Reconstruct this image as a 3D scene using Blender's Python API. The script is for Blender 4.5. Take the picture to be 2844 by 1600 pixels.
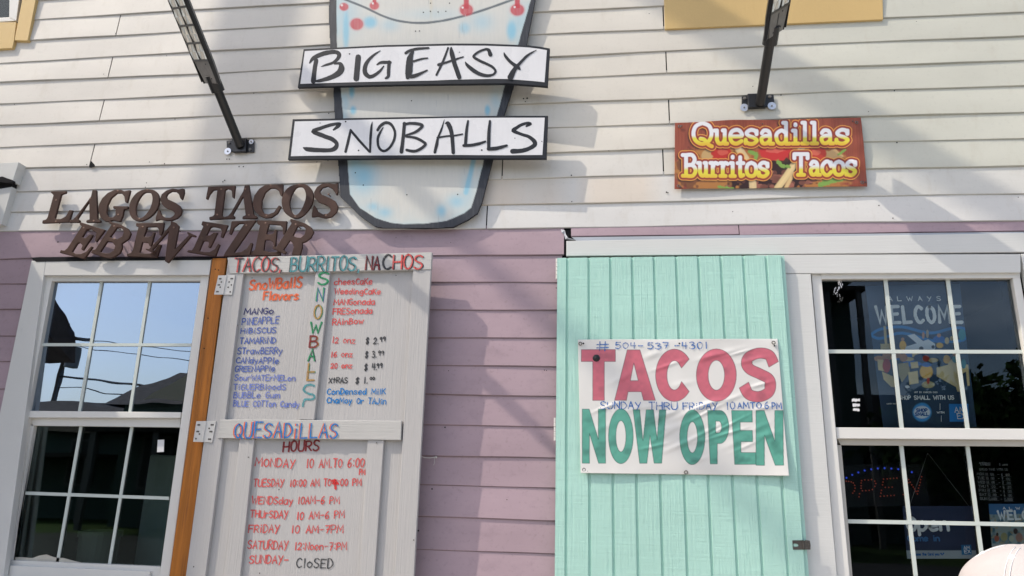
import bpy, bmesh, math, random
import numpy as np
from mathutils import Vector, Matrix
from mathutils.geometry import tessellate_polygon
random.seed(7); rng = np.random.default_rng(7)
S = bpy.context.scene; COL = S.collection
for o in list(bpy.data.objects): bpy.data.objects.remove(o)

# ------------------------------------------------------------------ camera
PITCH, YAW, ROLL, FPX = math.radians(15.033), math.radians(-7.176), math.radians(1.443), 2000.0
CX, CY = 1422.0, 800.0
CAM = np.array([0.0, -3.3, 1.6])
_fw = np.array([math.sin(YAW)*math.cos(PITCH), math.cos(YAW)*math.cos(PITCH), math.sin(PITCH)])
_rt = np.array([math.cos(YAW), -math.sin(YAW), 0.0]); _up = np.cross(_rt, _fw)
RT = _rt*math.cos(ROLL)+_up*math.sin(ROLL); UP = -_rt*math.sin(ROLL)+_up*math.cos(ROLL); FW = _fw
cd = bpy.data.cameras.new('camera'); cam = bpy.data.objects.new('camera', cd); COL.objects.link(cam)
cd.sensor_width = 36.0; cd.lens = FPX/2844*36.0; cd.clip_start = 0.02; cd.clip_end = 2000
cam.matrix_world = Matrix(((RT[0], UP[0], -FW[0], CAM[0]), (RT[1], UP[1], -FW[1], CAM[1]), (RT[2], UP[2], -FW[2], CAM[2]), (0, 0, 0, 1)))
S.camera = cam

# ------------------------------------------------------------------ light
SUN = np.array([2.1, 1.0, -2.7])           # direction the light travels; the wall faces -Y
SUNN = SUN/np.linalg.norm(SUN)
el = math.asin(-SUNN[2]); az = math.atan2(-SUNN[0], -SUNN[1])
w = bpy.data.worlds.new('World'); S.world = w; w.use_nodes = True
nt = w.node_tree; bg = nt.nodes['Background']
sky = nt.nodes.new('ShaderNodeTexSky'); sky.sky_type = 'NISHITA'; sky.sun_disc = False
sky.sun_elevation = el; sky.sun_rotation = az; sky.dust_density = 3.0; sky.air_density = 0.9; sky.ozone_density = 1.0
tc = nt.nodes.new('ShaderNodeTexCoord'); mpn = nt.nodes.new('ShaderNodeMapping'); mpn.inputs['Scale'].default_value = (3, 3, 11); nt.links.new(tc.outputs['Generated'], mpn.inputs[0])
cn = nt.nodes.new('ShaderNodeTexNoise'); cn.inputs['Scale'].default_value = 1.6; cn.inputs['Detail'].default_value = 7; nt.links.new(mpn.outputs[0], cn.inputs['Vector'])
cr_ = nt.nodes.new('ShaderNodeMapRange'); cr_.inputs[1].default_value = .42; cr_.inputs[2].default_value = .72; cr_.inputs[4].default_value = .55; nt.links.new(cn.outputs['Fac'], cr_.inputs[0])
cm = nt.nodes.new('ShaderNodeMix'); cm.data_type = 'RGBA'; nt.links.new(cr_.outputs[0], cm.inputs[0]); nt.links.new(sky.outputs[0], cm.inputs[6]); cm.inputs[7].default_value = (6.2, 6.6, 7.2, 1)
nt.links.new(cm.outputs[2], bg.inputs[0]); bg.inputs[1].default_value = 0.15
sd = bpy.data.lights.new('sun', 'SUN'); sd.energy = 2.3; sd.angle = math.radians(0.53); sd.color = (1.0, 0.90, 0.76)
so = bpy.data.objects.new('sun', sd); COL.objects.link(so); so.location = (-8, -6, 14)
so.rotation_euler = Vector(SUNN).to_track_quat('-Z', 'Y').to_euler()
S.view_settings.view_transform = 'Standard'; S.view_settings.look = 'None'
S.view_settings.exposure = 0.62; S.view_settings.gamma = 1.0
S.cycles.max_bounces = 8; S.cycles.transparent_max_bounces = 12
S.cycles.caustics_reflective = False; S.cycles.caustics_refractive = False

# ------------------------------------------------------------------ geometry helpers
def V3(p): return Vector((float(p[0]), float(p[1]), float(p[2])))
class Pl:
    """a real plane of the building; at() gives the point of it that the photograph shows at a pixel"""
    def __init__(s, o, n): s.o = np.array(o, float); s.n = np.array(n, float)/np.linalg.norm(n)
    def at(s, x, y, off=0.0):
        v = RT*((x-CX)/FPX) - UP*((y-CY)/FPX) + FW
        o = s.o + s.n*off
        return CAM + v*(((o-CAM)@s.n)/(v@s.n))
def WALL(d=0.0): return Pl((0, -d, 0), (0, -1, 0))
WN = np.array([0, -1.0, 0])
def W(x, y, d=0.0): return WALL(d).at(x, y)
def proj(P):
    q = np.asarray(P)-CAM; z = q@FW
    return CX+FPX*(q@RT)/z, CY-FPX*(q@UP)/z
def crop(x0, y0, s):
    return lambda pts: [(x0+p[0]*s, y0+p[1]*s)+tuple(p[2:]) for p in pts]

class MB:
    def __init__(s): s.v = []; s.f = []; s.c = []
    def add(s, vs, fs, col=None):
        b = len(s.v); s.v += [tuple(map(float, p)) for p in vs]; s.f += [tuple(i+b for i in f) for f in fs]
        s.c += [col]*len(vs)
    def slab(s, front, n, th, col=None):
        n = np.array(n, float); k = len(front); bk = [np.array(p)-n*th for p in front]
        tri = [tuple(range(k))] if k == 4 else [tuple(t) for t in tessellate_polygon([[V3(p) for p in front]])]
        # make the winding face n
        a, b_, c_ = [np.array(front[i], float) for i in tri[0][:3]]
        flip = np.cross(b_-a, c_-a)@n < 0
        fr = [t[::-1] if flip else t for t in tri]
        fs = list(fr)+[tuple(i+k for i in t[::-1]) for t in fr]
        for i in range(k):
            j = (i+1) % k; fs.append((i, i+k, j+k, j))
        s.add(list(front)+bk, fs, col)
    def pslab(s, pl, px, off, th, col=None):
        s.slab([pl.at(p[0], p[1], off) for p in px], pl.n, th, col)
    def box(s, lo, hi, col=None):
        x0, y0, z0 = lo; x1, y1, z1 = hi
        vs = [(x0,y0,z0),(x1,y0,z0),(x1,y1,z0),(x0,y1,z0),(x0,y0,z1),(x1,y0,z1),(x1,y1,z1),(x0,y1,z1)]
        s.add(vs, [(0,3,2,1),(4,5,6,7),(0,1,5,4),(1,2,6,5),(2,3,7,6),(3,0,4,7)], col)
    def obox(s, c, ax, ay, az_, col=None):
        c = np.array(c, float); ax, ay, az_ = map(lambda a: np.array(a, float), (ax, ay, az_)); vs = []
        for k in (-1, 1):
            for (i, j) in ((-1,-1),(1,-1),(1,1),(-1,1)): vs.append(c+ax*i+ay*j+az_*k)
        s.add(vs, [(0,3,2,1),(4,5,6,7),(0,1,5,4),(1,2,6,5),(2,3,7,6),(3,0,4,7)], col)
    def tube(s, pts, r, seg=12, caps=True, col=None):
        pts = [np.array(p, float) for p in pts]; rs = r if isinstance(r, (list, tuple)) else [r]*len(pts)
        vs = []; fs = []; ref = np.array([0.31, 0.17, 0.93])
        for i, p in enumerate(pts):
            t = pts[min(i+1, len(pts)-1)]-pts[max(i-1, 0)]; t = t/np.linalg.norm(t)
            a = np.cross(t, ref); a /= np.linalg.norm(a); b = np.cross(t, a)
            for k in range(seg):
                g = 2*math.pi*k/seg; vs.append(p+rs[i]*(a*math.cos(g)+b*math.sin(g)))
        for i in range(len(pts)-1):
            for k in range(seg):
                fs.append((i*seg+k, i*seg+(k+1) % seg, (i+1)*seg+(k+1) % seg, (i+1)*seg+k))
        if caps:
            fs.append(tuple(range(seg))[::-1]); fs.append(tuple((len(pts)-1)*seg+k for k in range(seg)))
        s.add(vs, fs, col)
    def disc(s, c, n, r, th, seg=16, col=None):
        c = np.array(c, float); n = np.array(n, float)/np.linalg.norm(n)
        s.tube([c, c+n*th], r, seg, True, col)
    def dome(s, c, n, r, h, seg=12, col=None):
        c = np.array(c, float); n = np.array(n, float)/np.linalg.norm(n)
        s.tube([c, c+n*h*.5, c+n*h*.85, c+n*h], [r, r*.87, r*.5, r*.05], seg, True, col)
    def sphere(s, c, rx, ry, rz, nu=16, nv=10, col=None):
        vs = []; fs = []
        for j in range(nv+1):
            th = math.pi*j/nv
            for i in range(nu):
                ph = 2*math.pi*i/nu
                vs.append((c[0]+rx*math.sin(th)*math.cos(ph), c[1]+ry*math.sin(th)*math.sin(ph), c[2]+rz*math.cos(th)))
        for j in range(nv):
            for i in range(nu): fs.append((j*nu+i, (j+1)*nu+i, (j+1)*nu+(i+1) % nu, j*nu+(i+1) % nu))
        s.add(vs, fs, col)
    def ribbon(s, pts, w, pl, off, rag=0.0, butt=False):
        """a brush or marker stroke on a plane; pts and widths in photo pixels"""
        P = [np.array(p[:2], float) for p in pts]; n = len(P)
        if n < 2: return
        wd = [p[2] if len(p) > 2 else w for p in pts]
        L = []; R = []
        for i in range(n):
            t0 = P[i]-P[max(i-1, 0)]; t1 = P[min(i+1, n-1)]-P[i]
            l0, l1 = np.linalg.norm(t0), np.linalg.norm(t1)
            t0 = t0/l0 if l0 > 1e-9 else t1/l1; t1 = t1/l1 if l1 > 1e-9 else t0
            t = t0+t1; lt = np.linalg.norm(t); t = t/lt if lt > .2 else t0
            m = 1/max(.55, t@t0); nn = np.array([-t[1], t[0]])
            h = wd[i]/2*(1+random.uniform(-rag, rag)); hr = wd[i]/2*(1+random.uniform(-rag, rag))
            L.append(P[i]+nn*h*m); R.append(P[i]-nn*hr*m)
        vs = []; fs = []
        for a, b in zip(L, R): vs += [pl.at(a[0], a[1], off), pl.at(b[0], b[1], off)]
        for i in range(n-1): fs.append((2*i, 2*i+2, 2*i+3, 2*i+1))
        if not butt:
            for e in (0, n-1):
                q = P[1]-P[0] if e == 0 else P[n-2]-P[n-1]
                q = q/max(1e-9, np.linalg.norm(q)); r = wd[e]/2; nn = np.array([-q[1], q[0]])
                arc = []
                for k in range(1, 4):
                    g = math.pi*k/4; d = nn*math.cos(g)*r - q*math.sin(g)*r*.9
                    arc.append(P[e]+d)
                ia, ib = (2*e, 2*e+1) if e == 0 else (2*e+1, 2*e)
                b0 = len(vs); vs += [pl.at(a[0], a[1], off) for a in arc]
                fs.append((ia,)+tuple(b0+k for k in range(3))+(ib,))
        s.add(vs, fs)

def recalc(me):
    bm = bmesh.new(); bm.from_mesh(me); bmesh.ops.recalc_face_normals(bm, faces=bm.faces); bm.to_mesh(me); bm.free()
WLOC = {}
def tagp(o, label=None, cat=None, group=None, kind=None):
    if label: o['label'] = label
    if cat: o['category'] = cat
    if group: o['group'] = group
    if kind: o['kind'] = kind
    return o
def mk(name, mb, mat, parent=None, bevel=0.0, smooth=False, recalc_n=True, label=None):
    me = bpy.data.meshes.new(name); me.from_pydata(mb.v, [], mb.f); me.update()
    if any(c is not None for c in mb.c):
        ca = me.color_attributes.new('Col', 'FLOAT_COLOR', 'POINT')
        arr = np.array([(c if c is not None else (1, 1, 1))+(1,) for c in mb.c], dtype=np.float32)
        ca.data.foreach_set('color', arr.ravel())
    if recalc_n: recalc(me)
    o = bpy.data.objects.new(name, me); COL.objects.link(o)
    me.materials.append(mat)
    if smooth: me.shade_smooth()
    if parent is not None:
        o.parent = parent; L = WLOC.get(parent.name, Vector((0, 0, 0))); o.location = -L
    if bevel:
        m = o.modifiers.new('bevel', 'BEVEL'); m.width = bevel; m.segments = 2; m.limit_method = 'ANGLE'; m.angle_limit = math.radians(40)
    if label: o['label'] = label
    return o
def rehome(o, c=None):
    """move the origin of a top-level mesh to its own place"""
    me = o.data
    if c is None:
        co = np.array([v.co[:] for v in me.vertices]); lo, hi = co.min(0), co.max(0); c = ((lo[0]+hi[0])/2, (lo[1]+hi[1])/2, lo[2])
    me.transform(Matrix.Translation(-Vector(c))); o.location = Vector(c); WLOC[o.name] = Vector(c)
    return o
def thing(name, label, cat, loc, group=None):
    o = bpy.data.objects.new(name, None); COL.objects.link(o); o.empty_display_size = .1
    o.location = V3(loc); WLOC[o.name] = V3(loc)
    return tagp(o, label, cat, group)

# ------------------------------------------------------------------ materials
def lin(c): return tuple((x/255/12.92 if x/255 <= .04045 else ((x/255+.055)/1.055)**2.4) for x in c)
def mat(name, col=None, rough=.6, spec=.3, var=.06, vscale=(2.5, 2.5, 2.5), bumps=(), attr=False, metal=0.0, speck=0.0, dirt=None, alpha_noise=None, coat=0.0):
    m = bpy.data.materials.new(name); m.use_nodes = True; t = m.node_tree; N = t.nodes; Lk = t.links
    b = N['Principled BSDF']; b.inputs['Roughness'].default_value = rough; b.inputs['Specular IOR Level'].default_value = spec
    b.inputs['Metallic'].default_value = metal; b.inputs['Coat Weight'].default_value = coat
    g = N.new('ShaderNodeNewGeometry')
    def noise(scale, detail=4, rgh=.55, nscale=1.0):
        mp = N.new('ShaderNodeMapping'); mp.inputs['Scale'].default_value = scale; Lk.new(g.outputs['Position'], mp.inputs[0])
        n = N.new('ShaderNodeTexNoise'); n.inputs['Scale'].default_value = nscale; n.inputs['Detail'].default_value = detail
        n.inputs['Roughness'].default_value = rgh; Lk.new(mp.outputs[0], n.inputs['Vector']); return n.outputs['Fac']
    if attr:
        a = N.new('ShaderNodeAttribute'); a.attribute_name = 'Col'; base = a.outputs['Color']
    else:
        r = N.new('ShaderNodeRGB'); r.outputs[0].default_value = tuple(col)+(1,); base = r.outputs[0]
    def mul(base, fac_socket, lo, hi, f0=.3, f1=.7):
        mr = N.new('ShaderNodeMapRange'); mr.inputs[1].default_value = f0; mr.inputs[2].default_value = f1
        mr.inputs[3].default_value = lo; mr.inputs[4].default_value = hi; Lk.new(fac_socket, mr.inputs[0])
        mx = N.new('ShaderNodeMix'); mx.data_type = 'RGBA'; mx.blend_type = 'MULTIPLY'; mx.inputs[0].default_value = 1
        Lk.new(base, mx.inputs[6])
        cb = N.new('ShaderNodeCombineColor')
        for k in range(3): Lk.new(mr.outputs[0], cb.inputs[k])
        Lk.new(cb.outputs[0], mx.inputs[7]); return mx.outputs[2]
    if var: base = mul(base, noise(vscale), 1-var, 1+var*.6)
    if speck: base = mul(base, noise((60, 60, 60), 3), 1-speck, 1.0, .28, .42)
    if dirt:
        dcol, dscale, f0, f1, amt = dirt
        mr = N.new('ShaderNodeMapRange'); mr.inputs[1].default_value = f0; mr.inputs[2].default_value = f1
        mr.inputs[3].default_value = 0; mr.inputs[4].default_value = amt; Lk.new(noise(dscale, 6, .65), mr.inputs[0])
        mx = N.new('ShaderNodeMix'); mx.data_type = 'RGBA'; Lk.new(mr.outputs[0], mx.inputs[0]); Lk.new(base, mx.inputs[6])
        mx.inputs[7].default_value = tuple(dcol)+(1,); base = mx.outputs[2]
    Lk.new(base, b.inputs['Base Color'])
    prev = None
    for (sc, det, strength, dist) in bumps:
        bn = N.new('ShaderNodeBump'); bn.inputs['Strength'].default_value = strength; bn.inputs['Distance'].default_value = dist
        Lk.new(noise(sc, det, .6), bn.inputs['Height'])
        if prev: Lk.new(prev, bn.inputs['Normal'])
        prev = bn.outputs[0]
    if prev: Lk.new(prev, b.inputs['Normal'])
    rn = N.new('ShaderNodeMapRange'); rn.inputs[3].default_value = max(.02, rough-.1); rn.inputs[4].default_value = min(1, rough+.1)
    Lk.new(noise((7, 7, 7)), rn.inputs[0]); Lk.new(rn.outputs[0], b.inputs['Roughness'])
    if alpha_noise:
        sc, f0, f1, amin = alpha_noise
        mr = N.new('ShaderNodeMapRange'); mr.inputs[1].default_value = f0; mr.inputs[2].default_value = f1
        mr.inputs[3].default_value = amin; mr.inputs[4].default_value = 1; Lk.new(noise(sc, 3), mr.inputs[0])
        Lk.new(mr.outputs[0], b.inputs['Alpha'])
    return m
def glass(name, refl, tint, rough=0.0, wav=0.0, gcol=(1, 1, 1)):
    m = bpy.data.materials.new(name); m.use_nodes = True; t = m.node_tree; N = t.nodes; Lk = t.links
    N.remove(N['Principled BSDF'])
    tr = N.new('ShaderNodeBsdfTransparent'); tr.inputs[0].default_value = tint+(1,)
    gl = N.new('ShaderNodeBsdfGlossy'); gl.inputs['Roughness'].default_value = rough; gl.inputs[0].default_value = gcol+(1,)
    lw = N.new('ShaderNodeFresnel'); lw.inputs[0].default_value = 1.5
    ad = N.new('ShaderNodeMath'); ad.operation = 'ADD'; ad.use_clamp = True; ad.inputs[1].default_value = refl; Lk.new(lw.outputs[0], ad.inputs[0])
    mx = N.new('ShaderNodeMixShader'); Lk.new(ad.outputs[0], mx.inputs[0]); Lk.new(tr.outputs[0], mx.inputs[1]); Lk.new(gl.outputs[0], mx.inputs[2])
    if wav:
        g = N.new('ShaderNodeNewGeometry'); n = N.new('ShaderNodeTexNoise'); n.inputs['Scale'].default_value = 2.2; Lk.new(g.outputs['Position'], n.inputs['Vector'])
        bn = N.new('ShaderNodeBump'); bn.inputs['Strength'].default_value = wav; bn.inputs['Distance'].default_value = .01
        Lk.new(n.outputs['Fac'], bn.inputs['Height']); Lk.new(bn.outputs[0], gl.inputs['Normal'])
    Lk.new(mx.outputs[0], N['Material Output'].inputs[0]); return m
def emit(name, col, st):
    m = bpy.data.materials.new(name); m.use_nodes = True; b = m.node_tree.nodes['Principled BSDF']
    b.inputs['Base Color'].default_value = tuple(c*.3 for c in col)+(1,); b.inputs['Emission Color'].default_value = tuple(col)+(1,); b.inputs['Emission Strength'].default_value = st
    return m

GR_H = ((6, 6, 160), 5, .35, .002)         # fine grain running along x
GR_V = ((160, 160, 6), 5, .35, .002)       # fine grain running along z
M = {}
M['siding'] = mat('cream_paint', None, .55, .3, .07, (1.8, 1.8, 5), [((4, 4, 90), 4, .25, .0012), ((45, 45, 45), 3, .12, .0008)], attr=True, dirt=((.42, .37, .29), (14, 14, 5), .55, .84, .36), speck=.06)
M['purple'] = mat('mauve_paint', None, .5, .3, .10, (2.2, 2.2, 5), [((4, 4, 70), 4, .22, .0012), ((40, 40, 40), 3, .15, .0008)], attr=True, dirt=((.20, .15, .18), (9, 9, 14), .54, .82, .38), speck=.12)
M['white'] = mat('white_trim_paint', (.62, .625, .61), .5, .3, .05, (2, 2, 2), [((6, 6, 120), 5, .4, .002), ((30, 30, 30), 3, .2, .001)], dirt=((.45, .43, .40), (10, 10, 14), .63, .82, .3))
M['whitev'] = mat('white_casing_paint', (.64, .635, .615), .5, .3, .05, (2, 2, 2), [((120, 120, 5), 5, .4, .002), ((30, 30, 30), 3, .2, .001)], dirt=((.45, .43, .40), (14, 14, 8), .63, .82, .3))
M['vinyl'] = mat('white_vinyl', (.70, .69, .66), .35, .4, .03, (3, 3, 3), dirt=((.35, .33, .29), (9, 9, 9), .62, .85, .3))
M['muntin'] = mat('pale_muntin_plastic', (.56, .61, .575), .4, .4, .03)
M['gold'] = mat('gold_paint', (.60, .425, .185), .55, .3, .06, (2, 2, 2), [((60, 60, 60), 4, .5, .002), ((90, 90, 8), 4, .4, .002)])
M['orange'] = mat('orange_stained_wood', (.44, .155, .024), .5, .3, .35, (26, 26, 1.3), [((160, 160, 5), 5, .8, .003), ((20, 20, 9), 4, .4, .003)], dirt=((.13, .05, .02), (70, 70, 3), .54, .74, .8))
M['menu'] = mat('grey_white_menu_paint', (.45, .44, .435), .5, .3, .05, (3, 3, 1.5), [((150, 150, 4), 5, .7, .003), ((18, 18, 9), 4, .35, .003)], dirt=((.33, .33, .34), (30, 30, 5), .63, .82, .3))
M['menuh'] = mat('grey_white_rail_paint', (.48, .475, .46), .5, .3, .05, (3, 3, 3), [((5, 5, 130), 5, .55, .003), ((18, 18, 18), 4, .35, .003)], dirt=((.33, .33, .34), (8, 8, 30), .63, .82, .3))
M['mint'] = mat('mint_paint', (.405, .655, .575), .55, .3, .06, (1.5, 1.5, 5), [((2.6, 2.6, 110), 6, .45, .0035), ((120, 120, 5), 5, .8, .0035), ((12, 12, 40), 6, .45, .0035)], dirt=((.20, .47, .41), (40, 40, 7), .58, .82, .4))
M['black_paint'] = mat('charcoal_brush_paint', (.022, .025, .032), .5, .2, .25, (14, 14, 14), [GR_V])
M['black_metal'] = mat('black_powder_coat', (.012, .012, .013), .38, .5, .2, (20, 20, 20), [((90, 90, 90), 3, .15, .0006)])
M['grey_metal'] = mat('weathered_grey_plate', (.16, .15, .14), .5, .5, .2, (30, 30, 30))
M['zinc'] = mat('zinc_washer', (.62, .63, .66), .35, .5, .1, metal=.85)
M['galv'] = mat('painted_hinge_metal', (.60, .59, .57), .4, .5, .1, (30, 30, 30))
M['darkmetal'] = mat('tarnished_steel', (.10, .09, .08), .5, .5, .3, (40, 40, 40), metal=.4)
M['brown'] = mat('rust_brown_letter', (.066, .036, .028), .55, .18, .32, (16, 16, 9), [((55, 55, 30), 4, .5, .0015)], dirt=((.13, .075, .05), (30, 30, 30), .6, .8, .6))
M['rustscrew'] = mat('rusty_screw_head', (.17, .10, .075), .5, .4, .2, metal=.3)
M['dark'] = mat('dark_gap', (.02, .02, .022), .9, .1, .1)
M['signwhite'] = mat('white_sign_board', (.70, .70, .715), .28, .5, .05, (20, 20, 2), [((90, 90, 3), 4, .25, .001)], dirt=((.4, .4, .42), (9, 9, 9), .62, .85, .3))
M['paint_attr'] = mat('painted_print', None, .5, .3, .03, (6, 6, 6), [((120, 120, 5), 4, .45, .002)], attr=True, dirt=((.35, .35, .36), (60, 60, 4), .64, .80, .35))
M['banner'] = mat('vinyl_banner', None, .38, .4, .03, (5, 5, 5), attr=True)
M['paper'] = mat('printed_paper', None, .6, .2, .02, (5, 5, 5), attr=True)
M['lens'] = mat('clear_lamp_lens', None, .18, .6, .0, attr=True, coat=.4)
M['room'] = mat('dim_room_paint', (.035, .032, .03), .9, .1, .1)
M['fridge'] = mat('grey_cabinet', (.36, .39, .37), .5, .3, .05)
M['foam'] = mat('cream_sealing_foam', (.55, .52, .45), .9, .1, .1, (20, 20, 20), [((60, 60, 60), 4, .6, .004)])
M['concrete'] = mat('pale_concrete', (.55, .52, .47), .85, .2, .15, (1.5, 1.5, 1.5), [((30, 30, 30), 4, .4, .004)])
M['asphalt'] = mat('asphalt', (.06, .06, .06), .9, .2, .2, (2, 2, 2), [((80, 80, 80), 3, .5, .004)])
M['grass'] = mat('grass', (.06, .10, .03), .9, .1, .4, (3, 3, 3), [((60, 60, 60), 3, .8, .02)])
M['wood'] = mat('pole_wood', (.10, .075, .055), .85, .15, .25, (18, 18, 1), [GR_V])
M['cable'] = mat('black_cable', (.015, .015, .015), .6, .3, .1)
M['leaf'] = mat('leaf_green', (.035, .065, .022), 1.0, .0, .5, (2, 2, 2))
M['housedark'] = mat('dark_green_siding', (.10, .14, .12), .7, .2, .1, (1, 1, 4), [((1, 1, 30), 2, .6, .02)])
M['houseroof'] = mat('brown_shingle', (.06, .05, .045), .9, .1, .3, (6, 6, 6), [((12, 12, 12), 3, .6, .02)])
M['housetan'] = mat('tan_siding', (.42, .33, .2), .7, .2, .1)
M['skin'] = mat('skin', (.42, .25, .18), .5, .4, .06)
M['cap'] = mat('pale_pink_cotton', (.49, .455, .45), .9, .1, .04, (30, 30, 30), [((500, 500, 160), 2, .7, .0008), ((40, 40, 40), 3, .5, .003)])
M['thread'] = mat('white_thread', (.78, .77, .78), .8, .1, .03)
M['shirt'] = mat('navy_cotton', (.03, .04, .07), .85, .15, .1)
M['denim'] = mat('denim', (.05, .07, .13), .85, .15, .15)
M['hair'] = mat('dark_hair', (.02, .014, .01), .5, .4, .2)
G_UP = glass('reflective_pane', .40, (.40, .44, .46), 0, .12, (.60, .73, .90))
G_LOW = glass('dark_pane', .0, (.80, .86, .84), 0, .05, (.8, .9, .9))
G_R = glass('shop_pane', .0, (.94, .97, .97), 0, .04, (.62, .70, .80))
INK = {}
def ink(name, rgb, amin=.55):
    if name not in INK:
        INK[name] = mat('ink_'+name, lin(rgb), .55, .3, .12, (30, 30, 30), alpha_noise=((260, 260, 30), .36, .56, amin))
    return INK[name]

# ------------------------------------------------------------------ handwriting
F = {
'A':'0,0 .5,1 1,0;.2,.38 .85,.38','B':'0,0 0,1;~0,1 .6,.98 .8,.77 .5,.56 .05,.53;~.05,.53 .7,.5 .95,.25 .6,.02 0,0','C':'~.95,.85 .6,1 .2,.85 0,.5 .2,.12 .6,0 1,.14',
'D':'0,0 0,1;~0,1 .55,.97 .97,.6 .92,.3 .5,.03 0,0','E':'1,1 0,1 0,0 1,0;0,.52 .8,.54','F':'1,1 0,1 0,0;0,.52 .8,.54','G':'~.95,.87 .6,1 .2,.85 0,.5 .2,.1 .6,0 .95,.15 .95,.45;.55,.45 1.05,.45',
'H':'0,0 0,1;1,0 1,1;0,.5 1,.52','I':'.5,0 .5,1','J':'~.8,1 .8,.3 .6,.02 .25,.02 .05,.25','K':'0,0 0,1;.9,1 .02,.45;.25,.6 1,0','L':'0,1 0,0 .95,.02','M':'0,0 .1,1 .5,.3 .9,1 1,0','N':'0,0 .02,1 .98,0 1,1',
'O':'~.5,1 .15,.85 0,.5 .15,.15 .5,0 .85,.15 1,.5 .85,.85 .45,1','P':'0,0 0,1;~0,1 .65,1 .95,.75 .65,.48 0,.46','Q':'~.5,1 .15,.85 0,.5 .15,.15 .5,0 .85,.15 1,.5 .85,.85 .45,1;.6,.25 1.05,-.08',
'R':'0,0 0,1;~0,1 .65,1 .95,.75 .65,.5 .05,.46;.4,.46 1,0','S':'~.95,.88 .6,1 .2,.93 .05,.72 .3,.55 .7,.45 .95,.25 .7,.03 .3,0 0,.14','T':'0,1 1,1;.5,1 .5,0','U':'~0,1 0,.3 .2,.03 .5,0 .8,.03 1,.3 1,1','V':'0,1 .5,0 1,1',
'W':'0,1 .25,0 .5,.7 .75,0 1,1','X':'0,1 1,0;0,0 1,1','Y':'0,1 .5,.45;1,1 .25,-.15','Z':'0,1 1,1 0,0 1,0',
'a':'~.9,.62 .4,.65 0,.4 .15,.03 .6,.02 .88,.35;.9,.65 .92,0','b':'0,1 0,0;~0,.45 .5,.62 .95,.35 .6,0 0,.02','c':'~.9,.55 .5,.66 .05,.4 .2,.03 .6,0 .95,.12','d':'~.88,.5 .4,.6 .02,.35 .2,.02 .6,.05 .88,.3;.9,1 .92,0','e':'~.05,.33 .9,.38 .75,.62 .3,.62 .02,.3 .3,0 .9,.1',
'f':'~.9,.95 .5,1 .35,.7 .35,0;.05,.58 .8,.58','g':'~.9,.6 .4,.65 .05,.4 .3,.1 .88,.3;~.9,.62 .9,-.15 .5,-.35 .1,-.2','h':'0,1 0,0;~0,.4 .5,.62 .88,.45 .9,0','i':'.5,.62 .5,0;.5,.88 .5,.95','j':'~.7,.62 .7,-.15 .4,-.32 .05,-.2;.7,.88 .7,.95','k':'0,1 0,0;.8,.62 .05,.25;.25,.35 .9,0','l':'.5,1 .5,0',
'm':'0,0 0,.62;~0,.45 .25,.62 .48,.5 .5,0;~.5,.45 .75,.62 .96,.5 1,0','n':'0,0 0,.62;~0,.45 .45,.64 .85,.5 .9,0','o':'~.5,.65 .1,.5 .05,.2 .45,0 .85,.15 .92,.45 .45,.65','p':'0,.62 0,-.35;~0,.5 .5,.65 .95,.35 .5,.02 0,.1','r':'0,.62 0,0;~0,.4 .4,.62 .9,.58','s':'~.85,.55 .4,.66 .1,.5 .5,.33 .88,.15 .45,0 .05,.08','t':'.45,1 .45,0;.05,.68 .9,.68',
'u':'~0,.62 .02,.15 .4,0 .85,.2;.88,.62 .9,0','v':'0,.62 .45,0 .9,.62','w':'0,.62 .25,0 .5,.45 .72,0 1,.62','x':'0,.62 .9,0;.9,.62 0,0','y':'0,.62 .45,.1;.9,.62 .2,-.35','z':'0,.62 .9,.62 0,0 .95,0',
'0':'~.5,1 .12,.8 .05,.4 .3,.02 .7,.05 .95,.45 .85,.85 .45,1','1':'.5,1 .5,0','2':'~.05,.75 .4,1 .85,.85 .75,.5 0,0;0,0 1,.02','3':'~.05,.9 .5,1 .85,.8 .4,.53;~.4,.53 .95,.4 .8,.05 .35,0 0,.12','4':'.15,1 .05,.45 .95,.45;.75,1 .7,0','5':'.9,1 .15,1 .1,.55;~.1,.55 .6,.65 .95,.35 .6,0 .02,.08',
'6':'~.8,1 .3,.75 .05,.3 .3,0 .8,.08 .85,.4 .5,.5 .1,.3','7':'0,1 .95,1 .35,0;.25,.5 .85,.52','8':'~.5,1 .1,.8 .5,.52 .9,.25 .5,0 .1,.25 .5,.52 .9,.8 .5,1','9':'~.85,.75 .5,1 .1,.8 .3,.55 .85,.75;.86,.85 .75,0',
'$':'~.95,.85 .5,.95 .1,.75 .5,.52 .92,.25 .5,.03 .05,.15;.4,1.1 .3,-.1;.65,1.1 .55,-.1','#':'.3,1.05 .25,-.1;.75,1.05 .7,-.1;0,.68 1,.72;0,.28 1,.32','-':'.1,.45 .9,.47',':':'.5,.75 .5,.82;.5,.18 .5,.25','.':'.45,0 .5,.05','!':'.5,1 .5,.3;.5,.0 .5,.05',',':'.5,.05 .3,-.15',"'":'.5,1 .45,.8'}
NARROW = {'I': .35, 'i': .35, 'l': .35, '1': .45, '.': .3, ':': .35, ',': .3, 'j': .5, 'r': .7, 't': .7, 'f': .65, ' ': .75, 'M': 1.2, 'W': 1.25, 'm': 1.2, 'w': 1.1, "'": .3}
def catmull(P, n=5):
    if len(P) < 3: return P
    out = []
    Q = [P[0]]+list(P)+[P[-1]]
    for i in range(1, len(Q)-2):
        p0, p1, p2, p3 = [np.array(q, float) for q in Q[i-1:i+3]]
        for k in range(n):
            t = k/n
            out.append(tuple(.5*((2*p1)+(-p0+p2)*t+(2*p0-5*p1+4*p2-p3)*t*t+(-p0+3*p1-3*p2+p3)*t**3)))
    out.append(tuple(P[-1])); return out
_gc = {}
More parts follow.
